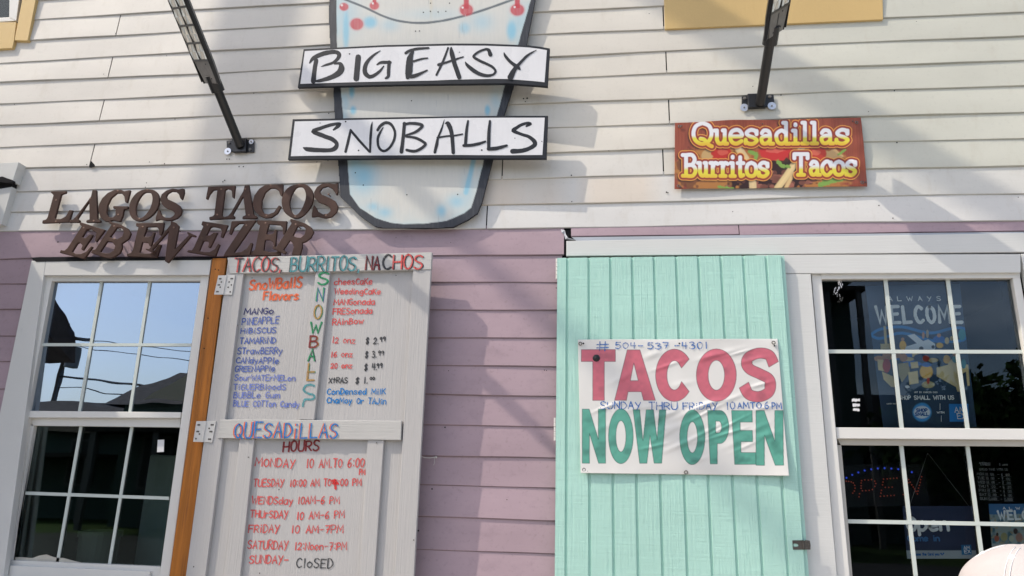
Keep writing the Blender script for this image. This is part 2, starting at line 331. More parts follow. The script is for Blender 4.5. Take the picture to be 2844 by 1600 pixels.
def glyph(ch):
    if ch in _gc: return _gc[ch]
    r = []
    for st in F.get(ch, '').split(';'):
        if not st: continue
        c = st[0] == '~'; pts = [tuple(map(float, q.split(','))) for q in st.lstrip('~').split()]
        r.append(catmull(pts, 5) if c else pts)
    _gc[ch] = r; return r
def vlean(x, y):
    """pixel direction of the plumb line at a pixel, pointing up"""
    q = np.array([UP@np.array([0, 0, 1.]), RT@np.array([0, 0, 1.]), FW@np.array([0, 0, 1.])])
    vx, vy = CX+FPX*q[1]/q[2], CY-FPX*q[0]/q[2]
    d = np.array([vx-x, vy-y]); d /= np.linalg.norm(d); return d
def layout(text, x0, y0, x1, y1, h, jit=.05, slant=0.0, gap=.28):
    """strokes of one hand-written line, in photo pixels"""
    ws = [NARROW.get(c, .85) for c in text]; tot = sum(ws)+gap*(len(text)-1); b = np.array([x0, y0], float); e = np.array([x1, y1], float)
    u = (e-b)/tot; x = 0; out = []
    for c, wd in zip(text, ws):
        org = b+u*x; up = vlean(*org)*h*(1+random.uniform(-jit, jit)*1.5); dy = random.uniform(-jit, jit)*h*.6
        for st in glyph(c):
            out.append([tuple(org+u*wd*(px_+slant*py_)*(1+random.uniform(-jit, jit)*.1)+up*py_+np.array([0, dy])) for (px_, py_) in st])
        x += wd+gap
    return out
class Writer:
    """every written line becomes a mesh of its own"""
    def __init__(s, pl): s.pl = pl; s.mbs = {}; s.n = 0
    def strokes(s, sts, key, w, off, rag=.12, butt=False):
        s.n += 1; mb = s.mbs.setdefault((key, s.n), MB())
        if getattr(s, 'fine', 0):
            out = []
            for st in sts:
                q = [st[0]]
                for a, b_ in zip(st[:-1], st[1:]):
                    n_ = max(1, int(math.hypot(b_[0]-a[0], b_[1]-a[1])/s.fine)); q += [tuple(u+(v-u)*k/n_ for u, v in zip(a, b_)) for k in range(1, n_+1)]
                out.append(q)
            sts = out
        for i, st in enumerate(sts): mb.ribbon(st, w, s.pl, off+.00016*(i % 9), rag, butt)
    def text(s, t, x0, y0, x1, y1, h, key, w=4.5, off=.0012, jit=.05, slant=0.0, double=None, gap=.28):
        sts = layout(t, x0, y0, x1, y1, h, jit, slant, gap)
        if double:
            k2, dx, dy = double
            s.strokes([[(p[0]+dx, p[1]+dy) for p in st] for st in sts], k2, w, off-.0007)
        s.strokes(sts, key, w, off+.001 if double else off)

# ------------------------------------------------------------------ raster print helpers (ink colour per vertex of a fine mesh)
def seg_dist(X, Y, pts, widths=None):
    D = np.full(X.shape, 1e9)
    for i in range(len(pts)-1):
        ax, ay = pts[i][:2]; bx, by = pts[i+1][:2]; dx, dy = bx-ax, by-ay; L2 = dx*dx+dy*dy+1e-9
        t = np.clip(((X-ax)*dx+(Y-ay)*dy)/L2, 0, 1); D = np.minimum(D, np.hypot(X-ax-t*dx, Y-ay-t*dy))
    return D
def inpoly(X, Y, poly):
    ins = np.zeros(X.shape, bool); n = len(poly)
    for i in range(n):
        x1, y1 = poly[i]; x2, y2 = poly[(i+1) % n]
        if y1 == y2: continue
        c = ((y1 > Y) != (y2 > Y)) & (X < (x2-x1)*(Y-y1)/(y2-y1)+x1); ins ^= c
    return ins
def sdf(X, Y, contours):
    """signed distance, negative inside, even-odd over several contours"""
    ins = np.zeros(X.shape, bool); D = np.full(X.shape, 1e9)
    for c in contours:
        ins ^= inpoly(X, Y, c); D = np.minimum(D, seg_dist(X, Y, list(c)+[c[0]]))
    return np.where(ins, -D, D)
def blend(C, a, rgb):
    a = np.clip(a, 0, 1)[..., None]; return C*(1-a)+np.array(rgb)*a
def soft(d, w): return np.clip(.5-d/w, 0, 1)
def vnoise(X, Y, s, seed=0):
    r = np.random.default_rng(seed); G = r.random((64, 64)); x = X/s; y = Y/s
    i = np.floor(x).astype(int); j = np.floor(y).astype(int); fx = x-i; fy = y-j; fx = fx*fx*(3-2*fx); fy = fy*fy*(3-2*fy)
    g = lambda a, b: G[a % 64, b % 64]
    return (g(i, j)*(1-fx)+g(i+1, j)*fx)*(1-fy)+(g(i, j+1)*(1-fx)+g(i+1, j+1)*fx)*fy
def print_panel(name, q, n, nx, ny, fn, material, parent=None, th=.001, disp=None, mask=None, smooth=True):
    """fine mesh over the world quad q (TL, TR, BR, BL); fn(px, py, u, v) gives the printed colour"""
    q = [np.array(p, float) for p in q]; n = np.array(n, float)
    u, v = np.meshgrid(np.linspace(0, 1, nx), np.linspace(0, 1, ny))
    P = (q[0][None, None]*((1-u)*(1-v))[..., None]+q[1]*(u*(1-v))[..., None]+q[2]*(u*v)[..., None]+q[3]*((1-u)*v)[..., None])
    px, py = proj(P); C = fn(px, py, u, v)
    if disp is not None: P = P+n*disp(u, v)[..., None]
    vs = P.reshape(-1, 3); idx = np.arange(nx*ny).reshape(ny, nx)
    f = np.stack([idx[:-1, :-1], idx[1:, :-1], idx[1:, 1:], idx[:-1, 1:]], -1).reshape(-1, 4)
    if mask is not None:
        mk_ = mask(px, py).reshape(-1); keep = mk_[f].all(1); f = f[keep]
    me = bpy.data.meshes.new(name)
    me.vertices.add(len(vs)); me.vertices.foreach_set('co', vs.astype(np.float32).ravel())
    me.loops.add(f.size); me.loops.foreach_set('vertex_index', f.astype(np.int32).ravel())
    me.polygons.add(len(f)); me.polygons.foreach_set('loop_start', np.arange(0, f.size, 4, dtype=np.int32))
    me.update(calc_edges=True); me.validate()
    ca = me.color_attributes.new('Col', 'FLOAT_COLOR', 'POINT')
    ca.data.foreach_set('color', np.concatenate([np.clip(C.reshape(-1, 3), 0, 1), np.ones((len(vs), 1))], 1).astype(np.float32).ravel())
    if len(me.polygons) and np.array(me.polygons[0].normal)@n < 0: me.flip_normals()
    if smooth: me.shade_smooth()
    me.materials.append(material)
    o = bpy.data.objects.new(name, me); COL.objects.link(o)
    if parent is not None: o.parent = parent; o.location = -WLOC.get(parent.name, Vector((0, 0, 0)))
    if th:
        m = o.modifiers.new('thickness', 'SOLIDIFY'); m.thickness = th; m.offset = -1
    return o
def curve_solid(name, contours, pl, off, th, bevel, material, parent=None):
    """solid cut from a flat outline given in photo pixels (even-odd holes), with a rounded edge"""
    cu = bpy.data.curves.new(name+'_c', 'CURVE'); cu.dimensions = '2D'; cu.fill_mode = 'BOTH'
    ex = np.array([1.0, 0, 0]); ex = ex-pl.n*(ex@pl.n); ex /= np.linalg.norm(ex); ey = np.cross(pl.n, ex)
    o0 = pl.o+pl.n*off
    for c in contours:
        sp = cu.splines.new('POLY'); pts = [pl.at(p[0], p[1], off) for p in c]; sp.points.add(len(pts)-1)
        for k, p in enumerate(pts): d = p-o0; sp.points[k].co = (d@ex, d@ey, 0, 1)
        sp.use_cyclic_u = True
    cu.extrude = th/2-bevel; cu.bevel_depth = bevel; cu.bevel_resolution = 1; cu.offset = -bevel
    ob = bpy.data.objects.new(name+'_t', cu); COL.objects.link(ob)
    dg = bpy.context.evaluated_depsgraph_get(); dg.update(); me = bpy.data.meshes.new_from_object(ob.evaluated_get(dg))
    bpy.data.objects.remove(ob); bpy.data.curves.remove(cu)
    c3 = o0-pl.n*th/2
    me.transform(Matrix(((ex[0], ey[0], pl.n[0], c3[0]), (ex[1], ey[1], pl.n[1], c3[1]), (ex[2], ey[2], pl.n[2], c3[2]), (0, 0, 0, 1))))
    me.name = name; me.materials.clear(); me.materials.append(material)
    o = bpy.data.objects.new(name, me); COL.objects.link(o)
    if parent is not None: o.parent = parent; o.location = -WLOC.get(parent.name, Vector((0, 0, 0)))
    return o
def smoothc(P, n=3):
    Q = list(P); m = len(Q); out = []
    for i in range(m):
        p0, p1, p2, p3 = [np.array(Q[(i+k-1) % m], float) for k in range(4)]
        for k in range(n):
            t = k/n; out.append(tuple(.5*((2*p1)+(-p0+p2)*t+(2*p0-5*p1+4*p2-p3)*t*t+(-p0+3*p1-3*p2+p3)*t**3)))
    return out

# ================================================================== THE BUILDING
ground = MB(); ground.add([(-150, -150, 0), (150, -150, 0), (150, 60, 0), (-150, 60, 0)], [(0, 1, 2, 3)])
tagp(mk('ground', ground, M['grass'], recalc_n=False), kind='structure')
g = MB(); g.box((-20, -7.2, .004), (20, .2, .03)); tagp(mk('pavement', g, M['concrete'], recalc_n=False), kind='structure')
g = MB(); g.add([(-150, -15, .008), (150, -15, .008), (150, -7.2, .008), (-150, -7.2, .008)], [(0, 1, 2, 3)])
tagp(mk('road', g, M['asphalt'], recalc_n=False), kind='structure')

B = thing('shop_building', 'cream clapboard shop front over a mauve ground floor with white trimmed windows', 'building', (0, 0, 0))
XL, XR, ZT = -7.0, 4.2, 7.4
# backing wall with the two window openings
def wx(x, y, d=0): return float(W(x, y, d)[0])
def wz(x, y, d=0): return float(W(x, y, d)[2])
LW = (wx(134, 772), wx(572, 772), 1.04, wz(350, 768)); RW = (wx(2262, 768), wx(2832, 768), 1.04, wz(2500, 765))
UW = (-4.6, wx(45, 20), wz(20, 70), 5.6)
b = MB()
b.box((XL, .03, LW[3]), (XR, .16, UW[2])); b.box((UW[1], .03, UW[2]), (XR, .16, UW[3])); b.box((XL, .03, UW[2]), (UW[0], .16, UW[3])); b.box((XL, .03, UW[3]), (XR, .16, ZT))
b.box((XL, .03, 1.04), (LW[0], .16, LW[3])); b.box((LW[1], .03, 1.04), (RW[0], .16, LW[3])); b.box((RW[1], .03, 1.04), (XR, .16, LW[3])); b.box((XL, .03, 0), (XR, .16, 1.04))
mk('sheathing', b, M['dark'], B)
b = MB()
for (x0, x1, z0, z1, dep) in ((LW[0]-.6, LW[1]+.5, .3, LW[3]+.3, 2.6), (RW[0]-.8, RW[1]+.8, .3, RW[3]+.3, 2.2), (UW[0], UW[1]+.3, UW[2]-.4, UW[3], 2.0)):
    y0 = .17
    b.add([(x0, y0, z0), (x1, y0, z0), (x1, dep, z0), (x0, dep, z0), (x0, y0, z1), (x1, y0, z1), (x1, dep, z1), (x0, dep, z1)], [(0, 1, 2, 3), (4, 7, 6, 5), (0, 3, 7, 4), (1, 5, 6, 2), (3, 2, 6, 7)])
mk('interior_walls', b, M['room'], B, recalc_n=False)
b = MB(); b.box((XL-.3, -.5, ZT), (XR+.3, 6.5, ZT+.2)); b.box((XL, .16, 0), (XL+.15, 6, ZT)); b.box((XR-.15, .16, 0), (XR, 6, ZT)); b.box((XL, 6, 0), (XR, 6.15, ZT))
mk('roof', b, M['houseroof'], B)

def line_fn(px):
    P = sorted([tuple(W(*p)[[0, 2]]) for p in px]); xs = [p[0] for p in P]; zs = [p[1] for p in P]
    return lambda x: float(np.interp(x, xs, zs))
CREAM = [[(100,55),(513,28),(800,14),(914,7)], [(79,112),(540,87),(800,72),(914,65),(1480,35),(1842,17)],
 [(0,176),(570,143),(914,124),(1466,97),(1842,81),(2300,57),(2844,34)], [(0,229),(600,203),(840,190),(1528,158),(1846,142),(2300,121),(2844,100)],
 [(0,289),(480,267),(925,248),(1524,219),(1851,204),(2300,186),(2844,168)], [(0,348),(480,328),(929,310),(1409,291),(1853,275),(2300,255),(2844,239)],
 [(0,410),(480,391),(804,381),(1521,355),(1859,344),(2300,327),(2844,312)], [(0,469),(480,458),(938,447),(1521,425),(1862,413),(2400,394),(2844,385)],
 [(37,533),(400,523),(577,518),(940,507),(1400,498),(1844,486),(2405,469),(2844,462)], [(21,590),(1000,576),(1400,570),(1846,561),(2300,547),(2844,539)],
 [(0,643),(1000,639),(1400,636),(1900,627),(2300,619),(2844,614)]]
CL = [line_fn(c) for c in CREAM]
PURP = [[(0,720),(85,717),(1204,711),(1568,709)], [(0,790),(1199,785),(1546,785)], [(0,860),(1190,861),(1546,862)], [(0,933),(1187,938.5),(1545,940)], [(0,1005),(1180,1015.5),(1545,1020)],
 [(0,1082),(1175,1096),(1542,1102)], [(1172,1180),(1542,1186.5)], [(1169,1266),(1540,1274)], [(1165,1348),(1540,1357.5)], [(1158,1435),(1539,1447)], [(1155,1526),(1539,1540)]]
PL_ = [line_fn(c) for c in PURP]
def wob(x, k): return .0011*math.sin(x*3.1+k*1.7)+.0008*math.sin(x*9.3+k*4.1)
def board(mb, x0, x1, zb, zt, k, col, lift=.0074):
    n = max(2, int((x1-x0)/.11)); vs = []; fs = []; cols = []
    for i in range(n+1):
        x = x0+(x1-x0)*i/n; z0 = zb(x); z1 = zt(x)+.022; dd = .0016*math.sin(x*2.3+k*2.9)+.0009*math.sin(x*6.1+k)
        bow = wob(x, k); c_ = col(x) if callable(col) else col; shade_grime = (.36 if k > 30 else .48)+.14*math.sin(x*13+k*3)*math.sin(x*4.7+k); cols += [tuple(q*shade_grime for q in c_), c_, c_, tuple(q*.93 for q in c_)]  # shade under the lap, with some grime, painted into the lower lip's colour
        vs += [(x, -dd+.0042, z0+bow), (x, lift+.0008, z1), (x, lift-dd*.3-.0004+.0012, z0+bow+.0006), (x, -dd, z0+bow+.0048)]
    for i in range(n):
        a = 4*i; c = a+4
        fs += [(a+3, a+1, c+1, c+3), (a, a+3, c+3, c), (a, c, c+2, a+2)]
    fs += [(0, 2, 1, 3), (4*n, 4*n+3, 4*n+1, 4*n+2)]
    mb.add(vs, fs, None); mb.c[-len(vs):] = cols
cr = MB(); up0 = CL[0]
def shift(f, dz): return lambda x: f(x)+dz
def jcol(base, a=.025): s = 1+random.uniform(-a, a); return tuple(min(1, c*s) for c in base)
CLEFT, CMID, CRIGHT, CWHT = (.675, .645, .595), (.69, .655, .585), (.605, .605, .53), (.70, .69, .67)
JL = {1: (333,43,321,98), 3: (312,159,298,217), 5: (289,279,274,336), 7: (259,405,250,462)}
JR = {2: (1844,90,1846,142), 4: (1853,210,1853,270), 6: (1860,350,1862,412), 8: (1844,490,1845,558)}
for k in range(0, 11):
    zb = CL[k]; zt = CL[k-1] if k else shift(CL[0], .134)
    cuts = [XL]
    for j in (JL, JR):
        if k in j: cuts.append(wx(j[k][0]*.5+j[k][2]*.5, j[k][1]*.5+j[k][3]*.5))
    if k % 2 == 0: cuts.append(-.62+.07*(k % 3))
    if k % 2 == 1 and k not in JR: pass
    cuts.append(XR); cuts.sort()
    gw = .003
    for a, c in zip(cuts[:-1], cuts[1:]):
        x0 = a+(gw if a != XL else 0); x1 = c-(gw if c != XR else 0); xm = (x0+x1)/2
        segs = [(x0, x1)]
        if k <= 1: segs = [(max(x0, UW[1]+.1), x1)] if x1 > UW[1]+.1 else []
        if k <= 1 and x0 == XL: segs.append((XL, UW[0]-.12))
        for (p, q) in segs:
            kk = random.uniform(.975, 1.02)
            mixw = 1.0 if k == 10 else .7 if k == 9 else .45 if (k == 8 and xm < .2) else 0.0
            def tint(x, kk=kk, mixw=mixw):
                b3 = [float(np.interp(x, [-3.4, -2.2, -.8, .3, 1.2, 2.2], [c[i] for c in (CLEFT, CLEFT, CMID, CMID, CRIGHT, CRIGHT)])) for i in range(3)]
                st = max(0, min(1, .75+.5*math.sin(x*9.1)+.4*math.sin(x*23+1)))*(1 if -.75 < x < .22 else 0) if k == 9 else 0   # old peach coloured undercoat
                return tuple((u*(1-mixw)+v*mixw)*kk*(1-st*w_) for u, v, w_ in zip(b3, CWHT, (.0, .075, .15)))
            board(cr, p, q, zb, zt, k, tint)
for k in range(1, 19):
    zb = shift(CL[0], .134*k); zt = shift(CL[0], .134*(k+1))
    x0 = UW[1]+.1 if .134*(k) + 4.1 < UW[3] else XL
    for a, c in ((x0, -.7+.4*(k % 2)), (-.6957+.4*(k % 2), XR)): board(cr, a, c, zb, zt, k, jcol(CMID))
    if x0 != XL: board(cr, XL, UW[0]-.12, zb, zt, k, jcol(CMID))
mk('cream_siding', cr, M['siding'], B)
pu = MB(); PCOL = (.41, .305, .345)
xj = wx(1566, 690); xc = wx(86, 730)
for k in range(0, 20):
    zb = PL_[min(k, 10)] if k < 11 else shift(PL_[10], -.136*(k-10)); zt = CL[10] if k == 0 else (PL_[k-1] if k < 11 else shift(PL_[10], -.136*(k-11)))
    if k == 0:
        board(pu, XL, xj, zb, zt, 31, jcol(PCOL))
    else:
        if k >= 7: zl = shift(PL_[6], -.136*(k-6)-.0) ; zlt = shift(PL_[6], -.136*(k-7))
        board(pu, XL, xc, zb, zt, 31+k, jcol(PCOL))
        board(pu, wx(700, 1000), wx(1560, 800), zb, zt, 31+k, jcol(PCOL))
s1 = line_fn([(1581,657),(2053,652.5)]); s2 = line_fn([(2053,655),(2180,651),(2844,643)])
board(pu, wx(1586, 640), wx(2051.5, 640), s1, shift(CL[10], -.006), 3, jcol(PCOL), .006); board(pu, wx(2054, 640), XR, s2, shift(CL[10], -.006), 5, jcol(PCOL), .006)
for k in range(1, 20):
    zb = PL_[k] if k < 11 else shift(PL_[10], -.136*(k-10)); zt = PL_[k-1] if k < 12 else shift(PL_[10], -.136*(k-11))
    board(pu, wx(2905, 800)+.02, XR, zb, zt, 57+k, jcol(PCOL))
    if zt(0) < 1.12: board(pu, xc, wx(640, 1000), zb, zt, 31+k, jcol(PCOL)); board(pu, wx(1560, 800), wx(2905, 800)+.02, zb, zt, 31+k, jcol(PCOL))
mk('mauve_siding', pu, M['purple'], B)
# nail heads, drilled holes and gouges in the boards
nl = MB()
for (x, y, r) in [(321,93,1.3),(288,206,1.3),(463,155,1.4),(40,290,1.6),(241,457,1.6),(415,450,1.5),(457,455,2),(664,463,2),(676,463,2),(630,442,1.8),(637,442,1.8),(705,259,1.5),(486,331,1.5),(619,505,2),(624,501,2),(913,315,1.8),(911,446,1.8),
  (1454,274,2.2),(1464,273,2.6),(1459,282,1.6),(1587,487,2),(1588,560,1.5),(1691,419,1.3),(1851,534,2.2),(1855,535,1.6),(1803,38,1.3),(2169,264,2),(2091,240,1.3),(2484,252,1.6),(2491,396,2),(2441,571,1.8),(2480,606,1.6),(2545,60,1),(2828,548,1.2),(2412,310,1.2),
  (161,672,2),(404,520,1.6),(407,508,1.6),(1252,674,1),(1236,1187,2),(1200,1358,2),(1162,1474,2.2),(1158,1403,1.6),(1408,1388,1.2),(1512,1028,1.5),(1518,1029,1.3),(1246,1030,1.2),(1545,800,1.5),
  (2035,588,1.3),(880,450,1.5),(420,590,1.4),(1100,660,1)]:
    nl.disc(W(x, y, .0022), WN, r/560, .0006, 8)
for j, (x0, y0, x1, y1) in list(JL.items())+list(JR.items()): pass
mk('nail_marks', nl, M['dark'], B)
# broken board corner
bc = MB(); bc.pslab(WALL(), [(247,464),(252,446),(263,458),(262,463),(252,466)], .003, .0015); mk('broken_corner', bc, M['dark'], B)
# gap round the joint above the mint shutter: bare dark wall and torn house wrap
gp = MB(); gp.pslab(WALL(), [(1566,640),(1588,637),(1580,659),(1576,668),(1566,668)], -.012, .002); gp.pslab(WALL(), [(1568,668),(1574,668),(1573,712),(1567,712)], -.008, .002)
mk('open_joint', gp, M['dark'], B)
tw = MB()
tw.slab([W(1558,637,-.004), W(1569,640,.006), W(1572,652,.004), W(1577,660,.012), W(1600,667,.006), W(1570,664,.002), W(1566,650,-.002), W(1560,646,.001)], WN, .0012)
tw.pslab(WALL(), [(1588,659),(2053,653),(2844,644),(2844,649),(2300,658),(2050,661),(1700,668),(1600,668.5)], .0035, .0012)
mk('torn_house_wrap', tw, mat('house_wrap', (.42, .45, .5), .5, .3, .15), B)

# flat gold board under the upper right window, white drip cap
gb = MB(); gb.slab([W(1843,-60,.006), W(2450,-84,.006), W(2453,54,.006), W(1847,80.5,.006)], WN, .014)
mk('gold_apron_board', gb, M['gold'], B, bevel=.0015)

def ext(p, q, y): t = (y-p[1])/(q[1]-p[1]); return (p[0]+(q[0]-p[0])*t, y)
YB = 1660
def casing(parent_name, polys, d, th, m, parent, bevel=.002):
    mb = MB()
    for p in polys: mb.slab([W(x, y, d) for x, y in p], WN, th)
    return mk(parent_name, mb, m, parent, bevel=bevel)
def wpoly(p, d, th):
    mb = MB(); mb.slab([W(x, y, d) for x, y in p], WN, th); return mb
# ---- left window
lw = casing('window', [[(87,724),(127,725),ext((127,725),(9,1600),YB),ext((87,724),(0,1144),YB)], [(127.6,725),(587,719),(581,764),(122,765)]], .024, .03, M['whitev'], B)
fr = MB()
for p, d, th in (([(124,766),(146,766),ext((146,766),(76,1150),YB),ext((124,766),(8,1600),YB)], .004, .05), ([(558,766),(581,765),ext((581,765),(470,1600),YB),ext((558,766),(444,1590),YB)], .006, .06),
                 ([(146,766),(558,766),(557,780),(143,781)], .002, .05), ([(78,1141),(503,1145),(501,1161),(74,1160)], -.004, .03)):
    fr.slab([W(x, y, d) for x, y in p], WN, th)
mk('frame', fr, M['vinyl'], lw, bevel=.002)
sh = MB()
for p in ([(74,1161),(501,1162),(500,1187),(92,1182)], [(71,1182),(93,1182),(25,1566),(2,1566)], [(26,1556),(446,1574),(441,1640),(6,1634)]): sh.slab([W(x, y, -.03) for x, y in p], WN, .03)
mk('lower_sash', sh, M['vinyl'], lw, bevel=.002)
mu = MB()
for (a, b_, wd, d) in (((282.5,778),(220,1144),8,-.0145), ((416,778),(360,1146),8,-.0145), ((225,1180),(158,1568),8,-.049), ((366,1184),(302,1576),8,-.049)):
    mu.slab([W(a[0]-wd/2, a[1], d), W(a[0]+wd/2, a[1], d), W(b_[0]+wd/2, b_[1], d), W(b_[0]-wd/2, b_[1], d)], WN, .006)
for (a, b_, wd, d) in (((112,957),(531,958),8,-.0135), ((55,1369),(469,1384),9,-.048)):
    mu.slab([W(a[0], a[1]-wd/2, d), W(b_[0], b_[1]-wd/2, d), W(b_[0], b_[1]+wd/2, d), W(a[0], a[1]+wd/2, d)], WN, .006)
mk('muntins', mu, M['muntin'], lw)
mk('upper_pane', wpoly([(140,770),(560,770),(503,1150),(70,1150)], -.02, .004), G_UP, lw)
mk('lower_pane', wpoly([(85,1170),(505,1170),(438,1660),(5,1660)], -.055, .004), G_LOW, lw)
fo = MB(); P = [(25,1572),(27,1540),(33,1535),(36,1548),(60,1548),(90,1550),(110,1543),(128,1540),(150,1548),(175,1550),(205,1558),(240,1566),(270,1572),(310,1572),(360,1575),(400,1578),(432,1576),(446,1582),(445,1590),(200,1585)]
fo.slab([W(x, y, -.049) for x, y in P], WN, .004); fo.slab([W(x, y, -.049) for x, y in [(33,1500),(42,1490),(44,1505),(40,1522),(33,1530)]], WN, .004); mk('sealing_foam', fo, M['foam'], lw)
tg = MB(); tg.slab([W(x, y, -.054) for x, y in [(438,1222),(456,1221),(455,1255),(436,1256)]], WN, .0012); mk('paper_tag', tg, M['signwhite'], lw)
# ---- right window
rw = casing('window', [[(2120,761),(2252,761),ext((2252,761),(2325,1600),YB),ext((2120,761),(2180,1600),YB)], [(2100,708),(2835,705.5),(2835,757),(2100,760)], [(2836,705),(2905,702),(3050,1500),(2985,1500)], [(1573,669),(2960,645),(2960,699),(1573,711)]], .022, .03, M['white'], B)
fr = MB()
for p, d, th in (([(2254,761),(2281,764),ext((2281,764),(2321,1186),YB),ext((2254,761),(2325,1600),YB)], .004, .05), ([(2281,761),(2834,758),(2834,772),(2281,775)], .006, .05), ([(2813,772),(2834,772),(2960,1500),(2932,1500)], .004, .05), ([(2321,1187),(2878,1191),(2882,1222),(2325,1218)], -.004, .03)):
    fr.slab([W(x, y, d) for x, y in p], WN, th)
mk('frame', fr, M['vinyl'], rw, bevel=.002)
sh = MB()
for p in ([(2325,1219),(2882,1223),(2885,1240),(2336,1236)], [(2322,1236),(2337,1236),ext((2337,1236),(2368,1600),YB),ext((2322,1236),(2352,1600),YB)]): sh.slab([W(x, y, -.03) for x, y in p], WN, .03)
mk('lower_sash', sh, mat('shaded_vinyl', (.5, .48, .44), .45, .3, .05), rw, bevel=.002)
mu = MB()
for (a, b_, wd, d) in (((2459,773),(2505,1189),11,-.0145), ((2632,773),(2688,1191),11,-.0145), ((2503,1234),(2544,1600),11,-.049), ((2687,1236),(2735,1600),11,-.049)):
    mu.slab([W(a[0]-wd/2, a[1], d), W(a[0]+wd/2, a[1], d), W(b_[0]+wd/2, b_[1], d), W(b_[0]-wd/2, b_[1], d)], WN, .006)
for (a, b_, wd, d) in (((2298,976),(2845,977),10,-.0135), ((2355,1448),(2910,1458),11,-.048)):
    mu.slab([W(a[0], a[1]-wd/2, d), W(b_[0], b_[1]-wd/2, d), W(b_[0], b_[1]+wd/2, d), W(a[0], a[1]+wd/2, d)], WN, .006)
mk('muntins', mu, M['muntin'], rw)
mk('upper_pane', wpoly([(2275,768),(2820,768),(2885,1200),(2315,1200)], -.02, .004), G_R, rw)
mk('lower_pane', wpoly([(2328,1210),(2890,1210),(2965,1680),(2360,1680)], -.055, .004), G_R, rw)
sm = MB()
for k in range(46):
    t = k/45; x = 2327+random.gauss(0, 4)+8*math.sin(t*9); y = 778+t*62+random.uniform(-2, 2); r = random.uniform(.5, 2.2)*(1.1-t)
    sm.pslab(WALL(), [(x-r, y-r*2), (x+r, y-r*1.5), (x+r*.8, y+r*2), (x-r*.6, y+r*1.6)], -.0192+.00002*k, .0003)
for (x0, y0, w_) in ((2366, 1108, 22), (2368, 1122, 20), (2369, 1135, 18)):
    for k in range(9): xx = x0+k*w_/9; sm.pslab(WALL(), [(xx, y0+random.uniform(-2, 1)), (xx+w_/8, y0+random.uniform(-2, 1)), (xx+w_/8, y0+random.uniform(5, 9)), (xx, y0+random.uniform(5, 9))], -.0192+.00003*k, .0003)
mk('paint_smears', sm, M['signwhite'], rw)
for par_, x0_, x1_ in ((lw, LW[0]-.12, LW[1]+.02), (rw, RW[0]-.1, RW[1]+.12)):
    b = MB(); b.box((x0_, -.06, 1.03), (x1_, .03, 1.075)); mk('sill', b, M['white'], par_, bevel=.003)
    b = MB(); b.box((x0_+.1, .012, 1.075), (x1_-.1, .05, 1.16)); mk('bottom_rail', b, M['vinyl'], par_, bevel=.002)
# ---- corner of the upper left window
uw = casing('window', [[(100,-6),(118,-100),(80,-100),(40,112),(77,113)], [(-900,62),(45,62),(38,118),(34,133),(-900,185)]], .014, .025, M['gold'], B)
fr = MB()
for p, d in (([(28,-100),(66,-100),(45,58),(25,48)], -.004), ([(-900,100),(25,48),(45,58),(-900,112)], -.006)): fr.slab([W(x, y, d) for x, y in p], WN, .04)
mk('frame', fr, M['vinyl'], uw, bevel=.002)
b = MB(); b.box((UW[0]-.02, .02, UW[2]-.02), (UW[1]+.03, .024, UW[3]+.02)); mk('pane', b, G_LOW, uw)
zq = wz(80, -99); b = MB(); b.box((UW[1]-.02, -.014, zq), (UW[1]+.1, .011, UW[3]+.12)); b.box((UW[0]-.12, -.014, UW[3]), (UW[1]-.025, .011, UW[3]+.12)); b.box((UW[0]-.12, -.014, UW[2]-.12), (UW[0], .011, UW[3]-.003)); mk('frame', b, M['gold'], uw, bevel=.002)
# ---- orange stained post beside the left window
ob = MB(); ob.slab([W(x, y, .03) for x, y in ((590,717),(629,717),ext((629,717),(517,1600),YB),ext((590,717),(470,1600),YB))], WN, .03)
ob2 = mk('orange_post', ob, M['orange'], B, bevel=.002)
ob = MB()
for (x, y) in ((598,748),(607,750),(578,884),(567,968)): ob.disc(W(x, y, .0303), WN, .0035, .0006, 8)
mk('nail_marks', ob, M['dark'], ob2)
# dark trough behind the menu shutter's hinge side, and black flashing over the left window
db = MB(); db.slab([W(x, y, .001) for x, y in ((629,714),(700,714),(600,YB),ext((629,717),(517,1600),YB))], WN, .02); db.slab([W(x, y, .026) for x, y in ((85,716),(110,714),(560,716),(585,717),(585,722),(300,724),(100,727))], WN, .02)
mk('black_flashing', db, M['dark'], B)

# ================================================================== MENU SHUTTER (hinged left, its free edge stands off the wall)
_n = np.array([-.050/1.07, -1.0, 0]); MP = Pl((-1.87, -.068, 0), _n)
ms = thing('menu_shutter', 'grey white plank shutter covered in hand painted menu lettering, hinged on the orange post', 'shutter', (-1.35, -.09, .85))
def quad(pl, P, off, th, m, name, parent, bevel=.002, col=None):
    mb = MB(); mb.slab([pl.at(x, y, off) for x, y in P], pl.n, th); return mk(name, mb, m, parent, bevel=bevel)
L0 = lambda y: ext((632,716),(516,1600),y); R0 = lambda y: ext((1199,702),(1149,1600),y)
quad(MP, [(634,718),(1198,704),R0(YB),L0(YB)], -.019, .014, M['menu'], 'panel', ms, 0)
quad(MP, [(631,715.5),(1199.5,700.5),(1197,748),(638,760)], .004, .023, M['menuh'], 'top_rail', ms)
quad(MP, [(629,760),(676,759),ext((676,759),(570,1600),YB),ext((629,760),(516,1600),YB)], 0, .019, M['menu'], 'stile', ms)
quad(MP, [(1147,749),(1197,748),ext((1197,748),(1149,1600),YB),ext((1147,749),(1095,1600),YB)], 0, .019, M['menu'], 'stile', ms)
quad(MP, [(877,755),(917,754.5),(872,1166.5),(829,1165)], 0, .019, M['menu'], 'stile', ms)
quad(MP, [(612,1165),(1115,1169),(1113,1222.5),(604,1217)], .006, .025, M['menuh'], 'middle_rail', ms)
